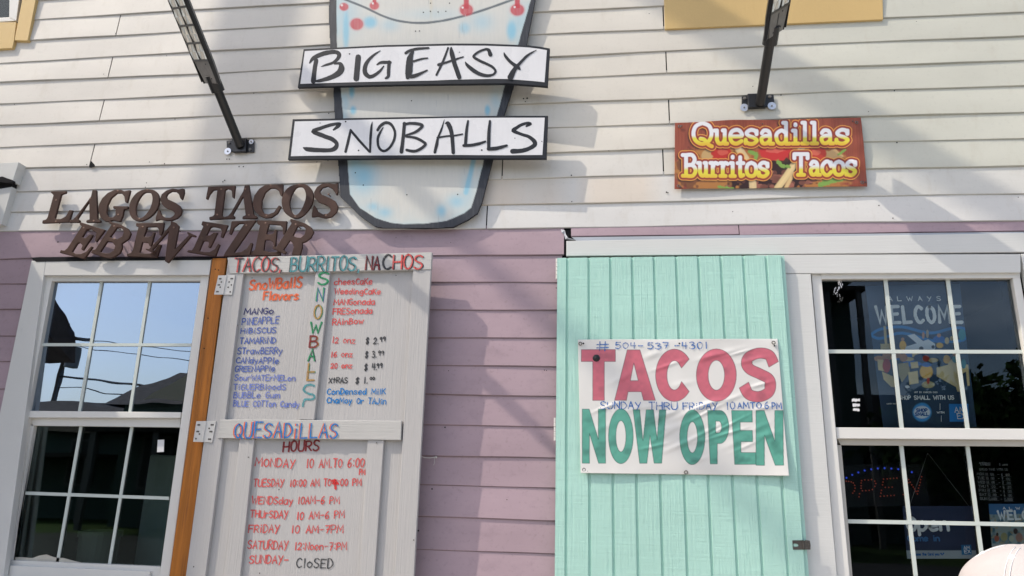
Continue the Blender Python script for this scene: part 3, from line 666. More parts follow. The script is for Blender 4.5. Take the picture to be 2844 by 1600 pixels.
quad(MP, [(665,1219),(706,1219.5),ext((706,1219),(667,1600),YB),ext((665,1219),(625,1600),YB)], -.001, .018, M['menu'], 'stile', ms)
quad(MP, [(1021,1222),(1066,1222.5),ext((1066,1222),(1040,1600),YB),ext((1021,1222),(998,1600),YB)], -.001, .018, M['menu'], 'stile', ms)
eg = MB(); eg.slab([MP.at(x, y, -.034) for x, y in ((636,718),(1199,703),ext((1199,703),(1149,1600),YB),ext((629,760),(516,1600),YB))], MP.n, .008)
mk('backing_board', eg, M['mint'], ms)
def hinge(parent, pl, q, off, cols, name='hinge'):
    mb = MB(); q = [np.array(p, float) for p in q]
    f = lambda u, v: tuple(q[0]*(1-u)*(1-v)+q[1]*u*(1-v)+q[2]*u*v+q[3]*(1-u)*v)
    for (u0, u1) in ((0, .47), (.53, 1)): mb.slab([pl.at(*f(a, b_), off) for a, b_ in ((u0, 0), (u1, 0), (u1, 1), (u0, 1))], pl.n, .004)
    mb.tube([pl.at(*f(.5, 0), off+.001), pl.at(*f(.5, 1), off+.001)], .0045, 8)
    h = mk(name, mb, M['galv'], parent, bevel=.0012)
    s = MB()
    for u in (.13, .2, .27, .72, .8, .88):
        for v in (.18, .5, .85) if abs(u-.5) > .25 else (.35, .62):
            if random.random() < .75: s.disc(pl.at(*f(u, v), off+.0002), pl.n, .0042, .0008, 8)
    mk('screw', s, M['darkmetal'], h)
hinge(ms, MP, [(606,765),(653,764),(644,819),(594,818)], .005, None)
hinge(ms, MP, [(545,1170),(600,1169),(589,1229),(536,1227)], .005, None)
# lettering
wr = Writer(MP); F1 = .0058
RED, BRED, GRN, TEAL, BLU, NVY, ORG, BLK, CYN, DRED, OLV, LBL = ('red',(208,84,82)),('bright_red',(205,45,45)),('green',(45,140,95)),('teal',(80,145,152)),('blue',(84,104,170)),('navy',(40,45,105)),('orange',(225,110,70)),('black',(60,62,66)),('cyan',(20,120,190)),('dark_red',(125,45,50)),('olive',(175,140,85)),('slate_blue',(110,125,190))
for n_, c_ in (RED, BRED, GRN, TEAL, BLU, NVY, ORG, BLK, CYN, DRED, OLV, LBL): ink(n_, c_, .45)
c5 = crop(560, 690, .35197); Q = lambda x, y: (560+x*.35197, 690+y*.35197); Q2 = lambda x, y: (500+x*.32442, 1130+y*.32442)
def wl(fn, t, x0, y0, x1, y1, h, key, w=3.25, off=-.0175, **k):
    a = fn(x0, y0); b_ = fn(x1, y1); s = .35197 if fn is Q else .32442
    wr.text(t, a[0], a[1], b_[0], b_[1], h*s, key, w, off, **k)
wl(Q, 'TACOS,', 262, 188, 640, 180, 112, 'black', 4.5, F1, double=('red', -4, -1), gap=.22)
wl(Q, 'BURRITOS,', 700, 180, 1250, 170, 112, 'teal', 4.5, F1, double=('black', -2.5, 1), gap=.22)
wl(Q, 'NA', 1292, 165, 1400, 165, 108, 'dark_red', 5, F1, double=('black', 2.5, 1), gap=.2); wl(Q, 'C', 1425, 165, 1490, 164, 108, 'black', 4.5, F1, double=('black', 2.5, 1), gap=.2); wl(Q, 'HOS', 1508, 165, 1740, 160, 112, 'red', 4.5, F1, double=('black', 3, 1), gap=.22)
wl(Q, 'SnoWBallS', 380, 325, 790, 305, 80, 'orange', 4.2, double=('orange', -2, 1)); wl(Q, 'Flavors', 490, 405, 765, 405, 65, 'orange', 4, double=('orange', -2, 1))
for t, x0, y0, x1, y1, h, key in (('MANGo', 335, 520, 565, 515, 44, 'navy'), ('PiNEAPPLE', 318, 603, 608, 590, 50, 'blue'), ('HiBiSCUS', 308, 672, 585, 665, 42, 'blue'), ('TAMARiND', 300, 752, 582, 748, 46, 'blue'),
    ('STrawBERRy', 282, 832, 635, 832, 48, 'blue'), ('CANdyAPPle', 272, 905, 605, 910, 44, 'blue'), ('GREENAPPle', 262, 972, 575, 970, 42, 'blue'), ('SourWATErMELon', 260, 1042, 738, 1045, 44, 'slate_blue'),
    ('TiGUERBloodS', 250, 1115, 662, 1115, 44, 'slate_blue'), ('BUBBLe Gum', 252, 1180, 615, 1180, 46, 'slate_blue'), ('BLUE COTTon Candy', 250, 1245, 770, 1252, 44, 'slate_blue')): wl(Q, t, x0, y0, x1, y1, h, key)
for t, x0, y0, x1, y1, h, key in (('cheesCaKe', 1045, 285, 1345, 282, 45, 'red'), ('WeedingCaKe', 1048, 360, 1410, 360, 42, 'red'), ('MANGonada', 1042, 445, 1365, 442, 44, 'red'), ('FRESonada', 1035, 520, 1345, 512, 45, 'red'), ('RAinBow', 1032, 605, 1275, 592, 45, 'red'),
    ('12 onz', 1030, 745, 1210, 748, 44, 'red'), ('16 onz', 1020, 858, 1190, 855, 42, 'red'), ('20 onz', 1018, 945, 1185, 945, 38, 'red'), ('$ 2.', 1295, 752, 1395, 752, 45, 'black'), ('99', 1405, 735, 1450, 730, 34, 'black'), ('$ 3.', 1290, 862, 1380, 860, 45, 'black'), ('99', 1392, 845, 1437, 842, 34, 'black'),
    ('$ 4.', 1283, 962, 1385, 958, 48, 'black'), ('99', 1380, 945, 1425, 942, 34, 'black'), ('XtRAS', 1003, 1062, 1150, 1060, 40, 'black'), ('$ 1.', 1215, 1065, 1310, 1065, 45, 'black'), ('oo', 1328, 1035, 1365, 1035, 30, 'black'),
    ('ConDensed MilK', 990, 1152, 1450, 1150, 44, 'cyan'), ('ChaMoy Or TAJin', 988, 1220, 1455, 1228, 44, 'cyan')): wl(Q, t, x0, y0, x1, y1, h, key)
for ch, x0, x1, y, h, key, k2 in (('S', 915, 995, 285, 88, 'green', 'green'), ('N', 903, 955, 412, 95, 'green', 'slate_blue'), ('O', 882, 940, 555, 115, 'olive', 'green'), ('W', 853, 935, 665, 88, 'green', 'green'), ('B', 848, 915, 782, 90, 'dark_red', 'olive'), ('A', 838, 890, 885, 92, 'green', 'black'), ('L', 838, 890, 975, 68, 'olive', 'green'), ('L', 830, 885, 1040, 62, 'olive', 'olive')):
    wl(Q, ch, x0, y, x1, y, h, key, 4.6, .0016, double=(k2, 2.2, .6))
wr.strokes([[Q(*p)+(6,) for p in catmull([(888,1085),(855,1075),(815,1090),(805,1120),(840,1145),(880,1155),(888,1180),(860,1192),(812,1195),(798,1245)])]], 'teal', 6, .0018)
wl(Q2, 'QUESADiLLAS', 465, 262, 1345, 268, 125, 'cyan', 4.6, .0076, double=('orange', -3.5, 0), gap=.34)
wl(Q2, 'HOURS', 880, 385, 1185, 372, 85, 'dark_red', 4.2, double=('red', 1.2, .5))
for t, x0, y0, x1, y1, h, key in (('MONDAY', 642, 505, 980, 520, 68, 'red'), ('10 AM.TO 6:00', 1080, 522, 1575, 515, 72, 'red'), ('PM', 1535, 580, 1582, 580, 44, 'red'), ('TUESDAY', 628, 682, 885, 682, 62, 'red'), ('10:00 AM TO', 940, 682, 1290, 675, 58, 'red'), (':00 PM', 1352, 675, 1550, 672, 55, 'red'),
    ('WENDSday', 612, 830, 965, 835, 62, 'red'), ('10AM-6 PM', 1008, 832, 1362, 828, 62, 'red'), ('THUrSDAY', 600, 945, 920, 955, 62, 'red'), ('10 AM-6 PM', 998, 965, 1405, 950, 64, 'red'), ('FRiDAY', 585, 1075, 845, 1075, 66, 'red'), ('10 AM-7PM', 952, 1080, 1395, 1078, 64, 'red'),
    ('SATURDAY', 578, 1212, 920, 1222, 70, 'red'), ('12:Noon-7:PM', 980, 1225, 1425, 1225, 64, 'red'), ('SUNDAY-', 592, 1338, 925, 1342, 66, 'red'), ('CloSED', 995, 1375, 1305, 1380, 78, 'black')): wl(Q2, t, x0, y0, x1, y1, h, key, 3.5)
wr.strokes([[Q2(*p) for p in ((1305,632),(1335,632),(1338,660))], [Q2(*p) for p in ((1325,625),(1332,700))], [Q2(*p) for p in ((1310,655),(1350,655))]], 'bright_red', 7, -.017)
for key, mb in wr.mbs.items(): mk('lettering', mb, INK[key[0]], ms, recalc_n=False)
# nail heads and dents on the shutter
s = MB()
for (x, y) in ((1100,765),(775,1360),(538,1574),(1149,1500),(721,1592),(700,772),(660,905),(1105,1180),(1070,1190),(980,1202),(690,1270),(1046,1230)): s.disc(MP.at(x, y, .0004), MP.n, .003, .0008, 8)
mk('nail_marks', s, M['darkmetal'], ms)
wh = MB(); wh.tube([MP.at(1165,1266,-.01), W(1180,1271,.05), W(1195,1272,.02), W(1208,1270,.004)], .0016, 6); wh.tube([W(1206,1268,.004), W(1207,1285,.006), W(1204,1292,.003)], .001, 6); wh.sphere(W(1211,1270,.004), .005, .004, .005, 8, 6)
tagp(rehome(mk('hook_wire', wh, M['galv'])), 'thin bent wire hooking the open menu shutter to the mauve boards', 'wire')

# ================================================================== MINT SHUTTER
SP = WALL(.058)
mt = thing('mint_shutter', 'mint green grooved board shutter with a white banner screwed to it', 'shutter', (.33, -.04, .85))
TL, TR = SP.at(1548.7, 712.6), SP.at(2180, 712.6); BLx = SP.at(1540, 1600); xs0, xs1 = (TL[0]+BLx[0])/2, (TR[0]+SP.at(2246, 1600)[0])/2
zt = (TL[2]+TR[2])/2; zb = .86; gx0 = SP.at(1572.5, 720)[0]; gpit = (SP.at(2124, 720)[0]-gx0)/9.0
xsg = [gx0+i*gpit for i in range(11) if gx0+i*gpit < xs1-.02]
b = MB(); y = -.058; gw, gd = .0105, .007
edges = [xs0]
prof = [(xs0, y)]
for gx in xsg: prof += [(gx-.001, y), (gx, y+gd), (gx+gw, y+gd), (gx+gw+.0012, y)]
prof += [(xs1-.016, y), (xs1-.015, y+.011), (xs1+.002, y+.011), (xs1+.002, y+.030), (xs0, y+.030)]
nz = 60; vs = []; fs = []; k = len(prof)
for i in range(nz+1):
    z = zb+(zt-zb)*i/nz
    for (px_, py_) in prof: vs.append((px_, py_, z))
for i in range(nz):
    for j in range(k): a = i*k+j; c = i*k+(j+1) % k; fs.append((a, c, c+k, a+k))
fs.append(tuple(range(k))[::-1]); fs.append(tuple(nz*k+j for j in range(k)))
b.add(vs, fs); mk('boards', b, M['mint'], mt)
for (x0, y0, x1, y1) in ((1545.5,718,1549,775),(1540.5,1160,1544,1224)):
    b = MB(); a = W(x0+1.5, y0, .05); c = W(x0+1.5, y1, .05)
    for q in range(5):
        t0, t1 = q/5+.01, (q+1)/5-.01; b.tube([a+(c-a)*t0, a+(c-a)*t1], .0062, 10)
    mk('hinge', b, M['galv'], mt)
b = MB(); HP = WALL(.0605); c6 = crop(2180, 1460, .09662)
for p in ([(215,425),(540,425),(540,500),(250,520)], ): pass
P = c6([(215,425),(545,420),(560,690),(240,690)]); hole = smoothc(c6([(245,520),(340,520),(385,550),(390,580),(360,600),(250,600)]), 2)
hp = curve_solid('hasp', [P, hole], HP, 0, .003, .0006, M['darkmetal'], mt)
b = MB(); b.slab([HP.at(x, y_, .002) for x, y_ in c6([(540,440),(600,415),(715,430),(742,560),(735,690),(560,690)])], WN, .004); b.tube([HP.at(*c6([(520,440)])[0], .003), HP.at(*c6([(545,680)])[0], .003)], .0035, 8)
for p in ((628,460),(690,555),(635,648)): b.dome(HP.at(*c6([p])[0], .002), WN, .0038, .0025, 10)
mk('hasp_staple', b, M['darkmetal'], hp, bevel=.0008)

# ================================================================== TACOS NOW OPEN BANNER
def ring(cx, cy, rx, ry, n=40, a0=0, a1=360):
    return [(cx+rx*math.cos(math.radians(a0+(a1-a0)*i/n)), cy+ry*math.sin(math.radians(a0+(a1-a0)*i/n))) for i in range(n+(0 if a1-a0 == 360 else 1))]
def Sx(x0, y0, x1, y1, t):
    c = catmull([(.93,.30),(.80,.13),(.52,.09),(.24,.16),(.165,.28),(.26,.39),(.52,.475),(.78,.57),(.835,.71),(.76,.84),(.5,.91),(.22,.86),(.085,.69)], 6)
    L, R = [], []
    for i in range(len(c)):
        a = np.array(c[max(i-1, 0)]); b_ = np.array(c[min(i+1, len(c)-1)]); d = b_-a; d = d/np.linalg.norm(d); n_ = np.array([-d[1], d[0]])
        tx, ty = t*1.5, t*.95
        L.append(np.array(c[i])+n_*np.array([tx, ty])/2); R.append(np.array(c[i])-n_*np.array([tx, ty])/2)
    return [[(x0+p[0]*(x1-x0), y0+p[1]*(y1-y0)) for p in L+R[::-1]]]
def bold(ch, x0, y0, x1, y1):
    U = lambda P: [(x0+p[0]*(x1-x0), y0+p[1]*(y1-y0)) for p in P]
    if ch == 'T': return [U([(0,0),(1,0),(1,.235),(.675,.235),(.675,1),(.335,1),(.335,.235),(0,.235)])]
    if ch == 'A': return [U([(.31,0),(.62,0),(1,1),(.71,1),(.655,.83),(.33,.83),(.29,1),(0,1)]), U([(.47,.26),(.58,.61),(.385,.61)])]
    if ch == 'O': return [U(ring(.5,.5,.5,.5)), U(ring(.5,.5,.205,.285))]
    if ch == 'C': return [U(ring(.5,.5,.5,.5,44,38,322)[::-1][::-1]+[(.69,.36)]+ring(.5,.5,.2,.28,30,318,42)[::1]+[(.69,.62)])]
    if ch == 'N': return [U([(0,0),(.3,0),(.69,.56),(.69,0),(1,0),(1,1),(.70,1),(.31,.45),(.31,1),(0,1)])]
    if ch == 'W': return [U([(0,0),(.20,0),(.30,.58),(.40,0),(.62,0),(.73,.56),(.80,0),(1,0),(.87,1),(.64,1),(.515,.48),(.42,1),(.20,1)])]
    if ch == 'P': return [U([(0,0),(.55,0)]+ring(.58,.31,.42,.31,18,-90,90)+[(.46,.62),(.46,1),(.13,1),(0,0)][0:3]), U([(.38,.2),(.52,.2)]+ring(.53,.31,.13,.11,8,-90,90)+[(.38,.42)])]
    if ch == 'E': return [U([(0,0),(.85,0),(.86,.215),(.35,.215),(.36,.37),(.86,.37),(.87,.58),(.38,.58),(.39,.78),(1,.78),(1,1),(.13,1)])]
    if ch == 'S': return Sx(x0, y0, x1, y1, .21)
cb = (1560, 900, .31746)
def banner_fn(px, py, u, v):
    X = (px-cb[0])/cb[2]; Y = (py-cb[1])/cb[2]; C = np.ones(X.shape+(3,))*np.array((.70, .69, .665))
    C *= (1-.05*vnoise(X, Y, 90, 3))[..., None]
    n1 = vnoise(X, Y, 26, 5); n2 = vnoise(X+Y*.7, Y*.15, 30, 6); wear = np.clip((vnoise(X*.6, Y, 70, 8)-.62)*2.2, 0, .5)
    L = [('T',172,224,470,668),('A',463,226,820,668),('C',822,220,1150,678),('O',1178,218,1528,678),('S',1568,214,1876,678)]
    for ch, *bx in L:
        d = sdf(X, Y, bold(ch, *bx)); C = blend(C, soft(d-2.5, 3.5), (.16, .07, .09)); a = soft(d+2.5, 3.5)
        C = blend(C, a*(.93-.5*wear-.16*n1-.10*n2), (.62, .15, .20))
    L = [('N',180,745,384,1218),('O',410,742,626,1222),('W',625,750,912,1218),('O',1032,752,1253,1230),('P',1276,756,1462,1224),('E',1486,757,1698,1228),('N',1700,757,1938,1236)]
    for ch, *bx in L:
        d = sdf(X, Y, bold(ch, *bx)); C = blend(C, soft(d-2.5, 3.5), (.04, .13, .11)); a = soft(d+2.5, 3.5)
        C = blend(C, a*(.92-.75*wear-.16*n1-.12*n2), (.12, .40, .31))
    return C
bq = [SP.at(1605, 943.5, .006), SP.at(2160, 941, .006), SP.at(2190, 1321.6, .012), SP.at(1613, 1314, .012)]
def bdisp(u, v):
    r = np.zeros(u.shape)
    for k in range(34):
        g = np.random.default_rng(40+k); cu, cv, L, wd, am, ang = g.uniform(.1, .95), g.uniform(.1, .9), g.uniform(.06, .17), g.uniform(.010, .024), g.uniform(.0016, .0042), g.uniform(.2, .5)
        du, dv = (u-cu)*1.46, (v-cv); a = du*math.cos(ang)-dv*math.sin(ang); b_ = du*math.sin(ang)+dv*math.cos(ang)
        r += am*np.exp(-(a/L)**2-(b_/wd)**2)
    edge = np.minimum(np.minimum(u, 1-u), np.minimum(v, 1-v)); r *= np.clip(edge/.06, 0, 1)
    r += .008*np.exp(-((u-1)/.06)**2)*np.exp(-((v-.98)/.18)**2)+.003*np.sin(u*11)*np.exp(-v/.03)+.004*np.sin(u*7+1)*np.exp(-(1-v)/.05)
    return r
tb = thing('tacos_banner', 'white vinyl banner with red TACOS over green NOW OPEN, screwed to the mint shutter', 'banner', (bq[3]+bq[2])/2)
print_panel('sheet', bq, WN, 400, 270, banner_fn, M['banner'], tb, .0012, bdisp)
wb = Writer(Pl(SP.o+SP.n*.0125, WN)); wb.fine = 2.0; QB = lambda x, y: (cb[0]+x*cb[2], cb[1]+y*cb[2]); ink('marker_blue', (50,105,175), .25)
for t, x0, y0, x1, y1, h in (('#', 305, 225, 408, 225, 72), ('504-', 470, 212, 715, 212, 52), ('537', 752, 216, 940, 215, 55), ('-4301', 985, 216, 1280, 213, 55), ('SUNDAY', 340, 742, 690, 742, 60), ('THRU', 765, 748, 1012, 748, 62), ('FRiDAY', 1062, 745, 1362, 745, 60), ('10', 1440, 745, 1518, 745, 62), ('AM', 1542, 738, 1640, 735, 50), ('TO', 1652, 738, 1748, 735, 50), ('6', 1778, 742, 1812, 742, 60), ('PM', 1842, 742, 1925, 742, 52)):
    a = QB(x0, y0); c = QB(x1, y1); wb.text(t, a[0], a[1], c[0], c[1], h*cb[2], 'marker_blue', 3.0, 0, .06)
for mb in wb.mbs.values():      # the marker lies on the rippled sheet
    V_ = np.array(mb.v); x_, y_ = proj(V_); v_ = np.clip((y_-942)/(1317-942), 0, 1); u_ = np.clip((x_-(1605+8*v_))/((2160+30*v_)-(1605+8*v_)), 0, 1)
    eps = V_[:, 1]+.058+.0125; V_[:, 1] = -(.058+.006+.006*v_+bdisp(u_, v_)+.0022)+eps; mb.v = [tuple(q) for q in V_]
for key, mb in wb.mbs.items(): mk('lettering', mb, INK[key[0]], tb, recalc_n=False)
def grommets(parent, pts, pl, off, r=.011):
    g = MB()
    for (x, y) in pts:
        c = pl.at(x, y, off); n = 18; vs = []; fs = []
        for i in range(n):
            a = 2*math.pi*i/n
            for (rr, dz) in ((r, 0), (r*.85, .0022), (r*.6, .0022), (r*.5, 0)): vs.append(c+np.array([rr*math.cos(a), -dz, rr*math.sin(a)]))
        for i in range(n):
            for j in range(3): fs.append((4*i+j, 4*((i+1) % n)+j, 4*((i+1) % n)+j+1, 4*i+j+1))
        g.add(vs, fs)
    return mk('grommets', g, M['grey_metal'], parent, recalc_n=True)
grommets(tb, [QB(163,172), QB(1854,163), QB(195,1275), QB(1952,1290), QB(1088,1298)], SP, .0125, .009)
s = MB()
for p in ((190,170),(1862,190),(226,1290),(1952,1262),(1030,170)): s.dome(SP.at(*QB(*p), .013), WN, .0042, .002, 10)
s.dome(SP.at(*QB(303,298), .0075), WN, .0165, .005, 24); s.dome(SP.at(*QB(303,298), .012), WN, .006, .003, 12)
mk('screw', s, M['black_metal'], tb)

# ================================================================== QUESADILLAS BURRITOS TACOS BANNER
cq = (1750, 0, .38653); QP = WALL(.012)
G2 = {'Q':'~.5,1 .15,.85 .02,.5 .15,.15 .5,0 .85,.15 .98,.5 .85,.85 .5,1;~.4,.25 .6,.2 .8,-.02 1,-.12;','u':'.0,.62 .2,.62 .2,.2;~.2,.2 .35,.02 .65,.03 .8,.2;.65,.62 .8,.62 .8,0 1,0','e':'~.08,.33 .92,.36 .8,.58 .5,.64 .15,.55 .04,.3 .2,.06 .55,0 .92,.12','s':'~.9,.5 .75,.62 .4,.64 .12,.5 .3,.37 .7,.28 .92,.15 .65,0 .3,0 .05,.1;.9,.6 .9,.45;.06,.18 .06,.02','a':'~.12,.5 .3,.63 .62,.6 .75,.42 .75,0;.75,0 1,0;~.75,.36 .4,.37 .1,.25 .2,.03 .5,.02 .75,.15',
 'd':'~.75,.5 .45,.63 .12,.5 .06,.3 .2,.05 .5,.0 .75,.12;.55,1 .75,1 .75,0 1,0','i':'.15,.62 .5,.62 .5,0;.1,0 .9,0;.5,.88 .5,.92','l':'.15,1 .5,1 .5,0;.1,0 .9,0','B':'.0,1 .25,1 .25,0;.0,0 .25,0;~.25,1 .7,1 .9,.78 .7,.54 .25,.52;~.25,.52 .75,.5 .97,.26 .75,0 .25,0','r':'.05,.62 .35,.62 .35,0;.05,0 .7,0;~.35,.4 .6,.62 .95,.58','t':'.4,.9 .4,.15;~.4,.15 .5,.0 .85,.05;.05,.62 .85,.62','o':'~.5,.64 .15,.55 .03,.32 .15,.08 .5,0 .85,.08 .97,.32 .85,.55 .5,.64','T':'.02,.8 .02,1 .98,1 .98,.8;.5,1 .5,0;.28,0 .72,0','c':'~.9,.45 .7,.62 .4,.63 .08,.45 .06,.18 .35,0 .65,0 .93,.14;.9,.6 .9,.42'}
GW = {'i': .55, 'l': .55, 'r': .8, 't': .7, 'Q': 1.45, 'B': 1.3, 'T': 1.35, 'd': 1.08}
def slab_word(t, x0, y0, x1, y1, h):
    ws = [GW.get(c, 1.0) for c in t]; tot = sum(ws)+.18*(len(t)-1); x = 0; out = []
    for c, wd in zip(t, ws):
        bx, by = x0+(x1-x0)*x/tot, y0+(y1-y0)*x/tot; sx = (x1-x0)/tot*wd
        for st in G2[c].split(';'):
            if not st: continue
            cc = st[0] == '~'; pts = [tuple(map(float, q.split(','))) for q in st.lstrip('~').split()]; pts = catmull(pts, 4) if cc else pts
            out.append([(bx+p[0]*sx, by-p[1]*h) for p in pts])
        x += wd+.18
    return out
WORDS = [(slab_word('Quesadillas', 452, 1035, 1570, 1030, 150), 905, 1040), (slab_word('Burritos', 378, 1265, 995, 1265, 150), 1120, 1280), (slab_word('Tacos', 1178, 1258, 1622, 1258, 150), 1110, 1275)]
def qban_fn(px, py, u, v):
    X = (px-cq[0])/cq[2]; Y = (py-cq[1])/cq[2]
    n1 = vnoise(X, Y*6, 40, 11); pl_ = vnoise(X*.9, Y*.02, 26, 12); gr = vnoise(X, Y*.06, 5, 13)
    C = np.ones(X.shape+(3,))*np.array((.27, .062, .034)); C = blend(C, .55*pl_, (.13, .032, .024)); C = blend(C, .4*gr, (.40, .12, .06))
    mid = np.clip(1-np.abs(u-.5)/.42, 0, 1)
    C = blend(C, .75*np.clip(mid*1.3, 0, 1)*np.clip((v-.08)*2, 0, 1)*vnoise(X, Y, 90, 15), (.50, .19, .045))
    # tortillas, tomato, minced beef, greens
    def blob(cx, cy, rx, ry, col, k=1.0, rag=0.25, sd=0):
        nonlocal C
        d = np.hypot((X-cx)/rx, (Y-cy)/ry)+rag*(vnoise(X, Y, 22, 30+sd)-.5); C = blend(C, k*np.clip((1-d)*7, 0, 1), col)
    blob(620, 1230, 330, 190, (.42, .19, .05), .85, .3, 1); blob(1300, 1230, 330, 190, (.42, .18, .05), .85, .3, 2); blob(560, 1120, 60, 50, (.52, .36, .16), .8, .5, 5); blob(1460, 1120, 70, 50, (.55, .38, .18), .8, .5, 6)
    blob(1000, 1270, 330, 130, (.035, .014, .011), 1, .4, 3); blob(430, 1220, 90, 160, (.10, .03, .02), .7, .5, 7); blob(760, 1150, 60, 60, (.06, .05, .015), .8, .5, 8); blob(1120, 1160, 60, 80, (.03, .02, .012), .9, .5, 2)
    for k in range(60):
        g = np.random.default_rng(200+k); blob(g.uniform(640, 1330), g.uniform(1190, 1360), g.uniform(14, 32), g.uniform(10, 22), tuple(np.array((.20, .075, .05))*g.uniform(.5, 1.7)), .9, .4, k % 9)
    blob(655, 1105, 80, 62, (.46, .03, .02), 1, .3, 4); blob(1060, 1095, 135, 60, (.52, .035, .03), 1, .4, 5); blob(1330, 1110, 85, 62, (.48, .05, .03), 1, .3, 6); blob(665, 1095, 40, 22, (.66, .16, .10), .5, .3, 1); blob(1040, 1082, 70, 18, (.70, .20, .14), .45, .5, 2); blob(1330, 1098, 45, 20, (.68, .2, .12), .5, .3, 3)
    for pts, wd, col in (([(775,1060),(830,1140),(880,1290),(885,1360)], 26, (.62,.47,.25)), ([(1180,1180),(1120,1270),(1060,1350)], 24, (.66,.50,.25)), ([(1170,1250),(1120,1350)], 14, (.6,.42,.2)), ([(1240,1060),(1190,1110)], 18, (.66,.55,.35))):
        C = blend(C, soft(seg_dist(X, Y, pts)-wd, 8), col); C = blend(C, .6*soft(seg_dist(X, Y, pts)-wd*.35, 10), tuple(c*1.15 for c in col))
    for pts, wd in (([(860,1090),(910,1110),(900,1140)], 13), ([(1065,1160),(1090,1190),(1140,1200)], 13), ([(1370,1330),(1440,1300),(1530,1280)], 22), ([(640,1345),(740,1355)], 10), ([(1500,1110),(1540,1080)], 10)):
        C = blend(C, soft(seg_dist(X+8*(vnoise(X, Y, 14, 51)-.5), Y+14*(vnoise(X, Y, 12, 50)-.5), pts)-wd, 6), (.20, .34, .07))
    for sts, ya, yb in WORDS:
        D = np.full(X.shape, 1e9); D2 = np.full(X.shape, 1e9)
        for st in sts: D = np.minimum(D, seg_dist(X, Y, st)); D2 = np.minimum(D2, seg_dist(X+10, Y-12, st))
        C = blend(C, .75*soft(D2-32, 14), (.03, .012, .01)); C = blend(C, soft(D-33, 4), (.78, .36, .08)); C = blend(C, soft(D-28, 4), (.27, .045, .028))
        t = np.clip((Y-ya)/(yb-ya), 0, 1)[..., None]
        fill = np.where(t < .5, np.array((.72, .73, .76)), np.array((.70, .62, .06))*(1-np.clip((t-.80)*3, 0, 1))+np.array((.70, .30, .03))*np.clip((t-.80)*3, 0, 1))
        kk = np.clip((t-.50)/.16, 0, 1); fill = np.array((.72, .73, .76))*(1-kk)+fill*kk
        a = soft(D-14, 4)[..., None]; C = C*(1-a)+fill*a
    return C
qq = [QP.at(1874.5, 341), QP.at(2391, 326), QP.at(2409, 518, .004), QP.at(1873, 526)]
def qdisp(u, v):
    top = .012*np.exp(-((u-.31)/.12)**2)*np.exp(-v/.25); r = .004*np.sin(u*9+1)*(v-.2)+top+.006*np.exp(-((u-.97)/.05)**2)*np.sin(v*3.1)
    return r+.0015*np.sin(v*23+u*5)*np.exp(-((u-.96)/.06)**2)
qb = thing('food_banner', 'small rust red vinyl banner printed Quesadillas Burritos Tacos over taco filling, below the right lamp', 'banner', (qq[3]+qq[2])/2)
print_panel('sheet', qq, WN, 460, 165, qban_fn, M['banner'], qb, .001, qdisp)
QC = lambda x, y: (cq[0]+x*cq[2], cq[1]+y*cq[2])
grommets(qb, [QC(355,908), QC(1627,880), QC(348,1336), QC(1668,1310)], QP, .006, .008)
s = MB()
for p in ((372,905),(1600,872),(365,1345),(1692,1310),(952,890)): s.dome(QP.at(*QC(*p), .006), WN, .0038, .002, 8)
mk('screw', s, M['darkmetal'], qb)

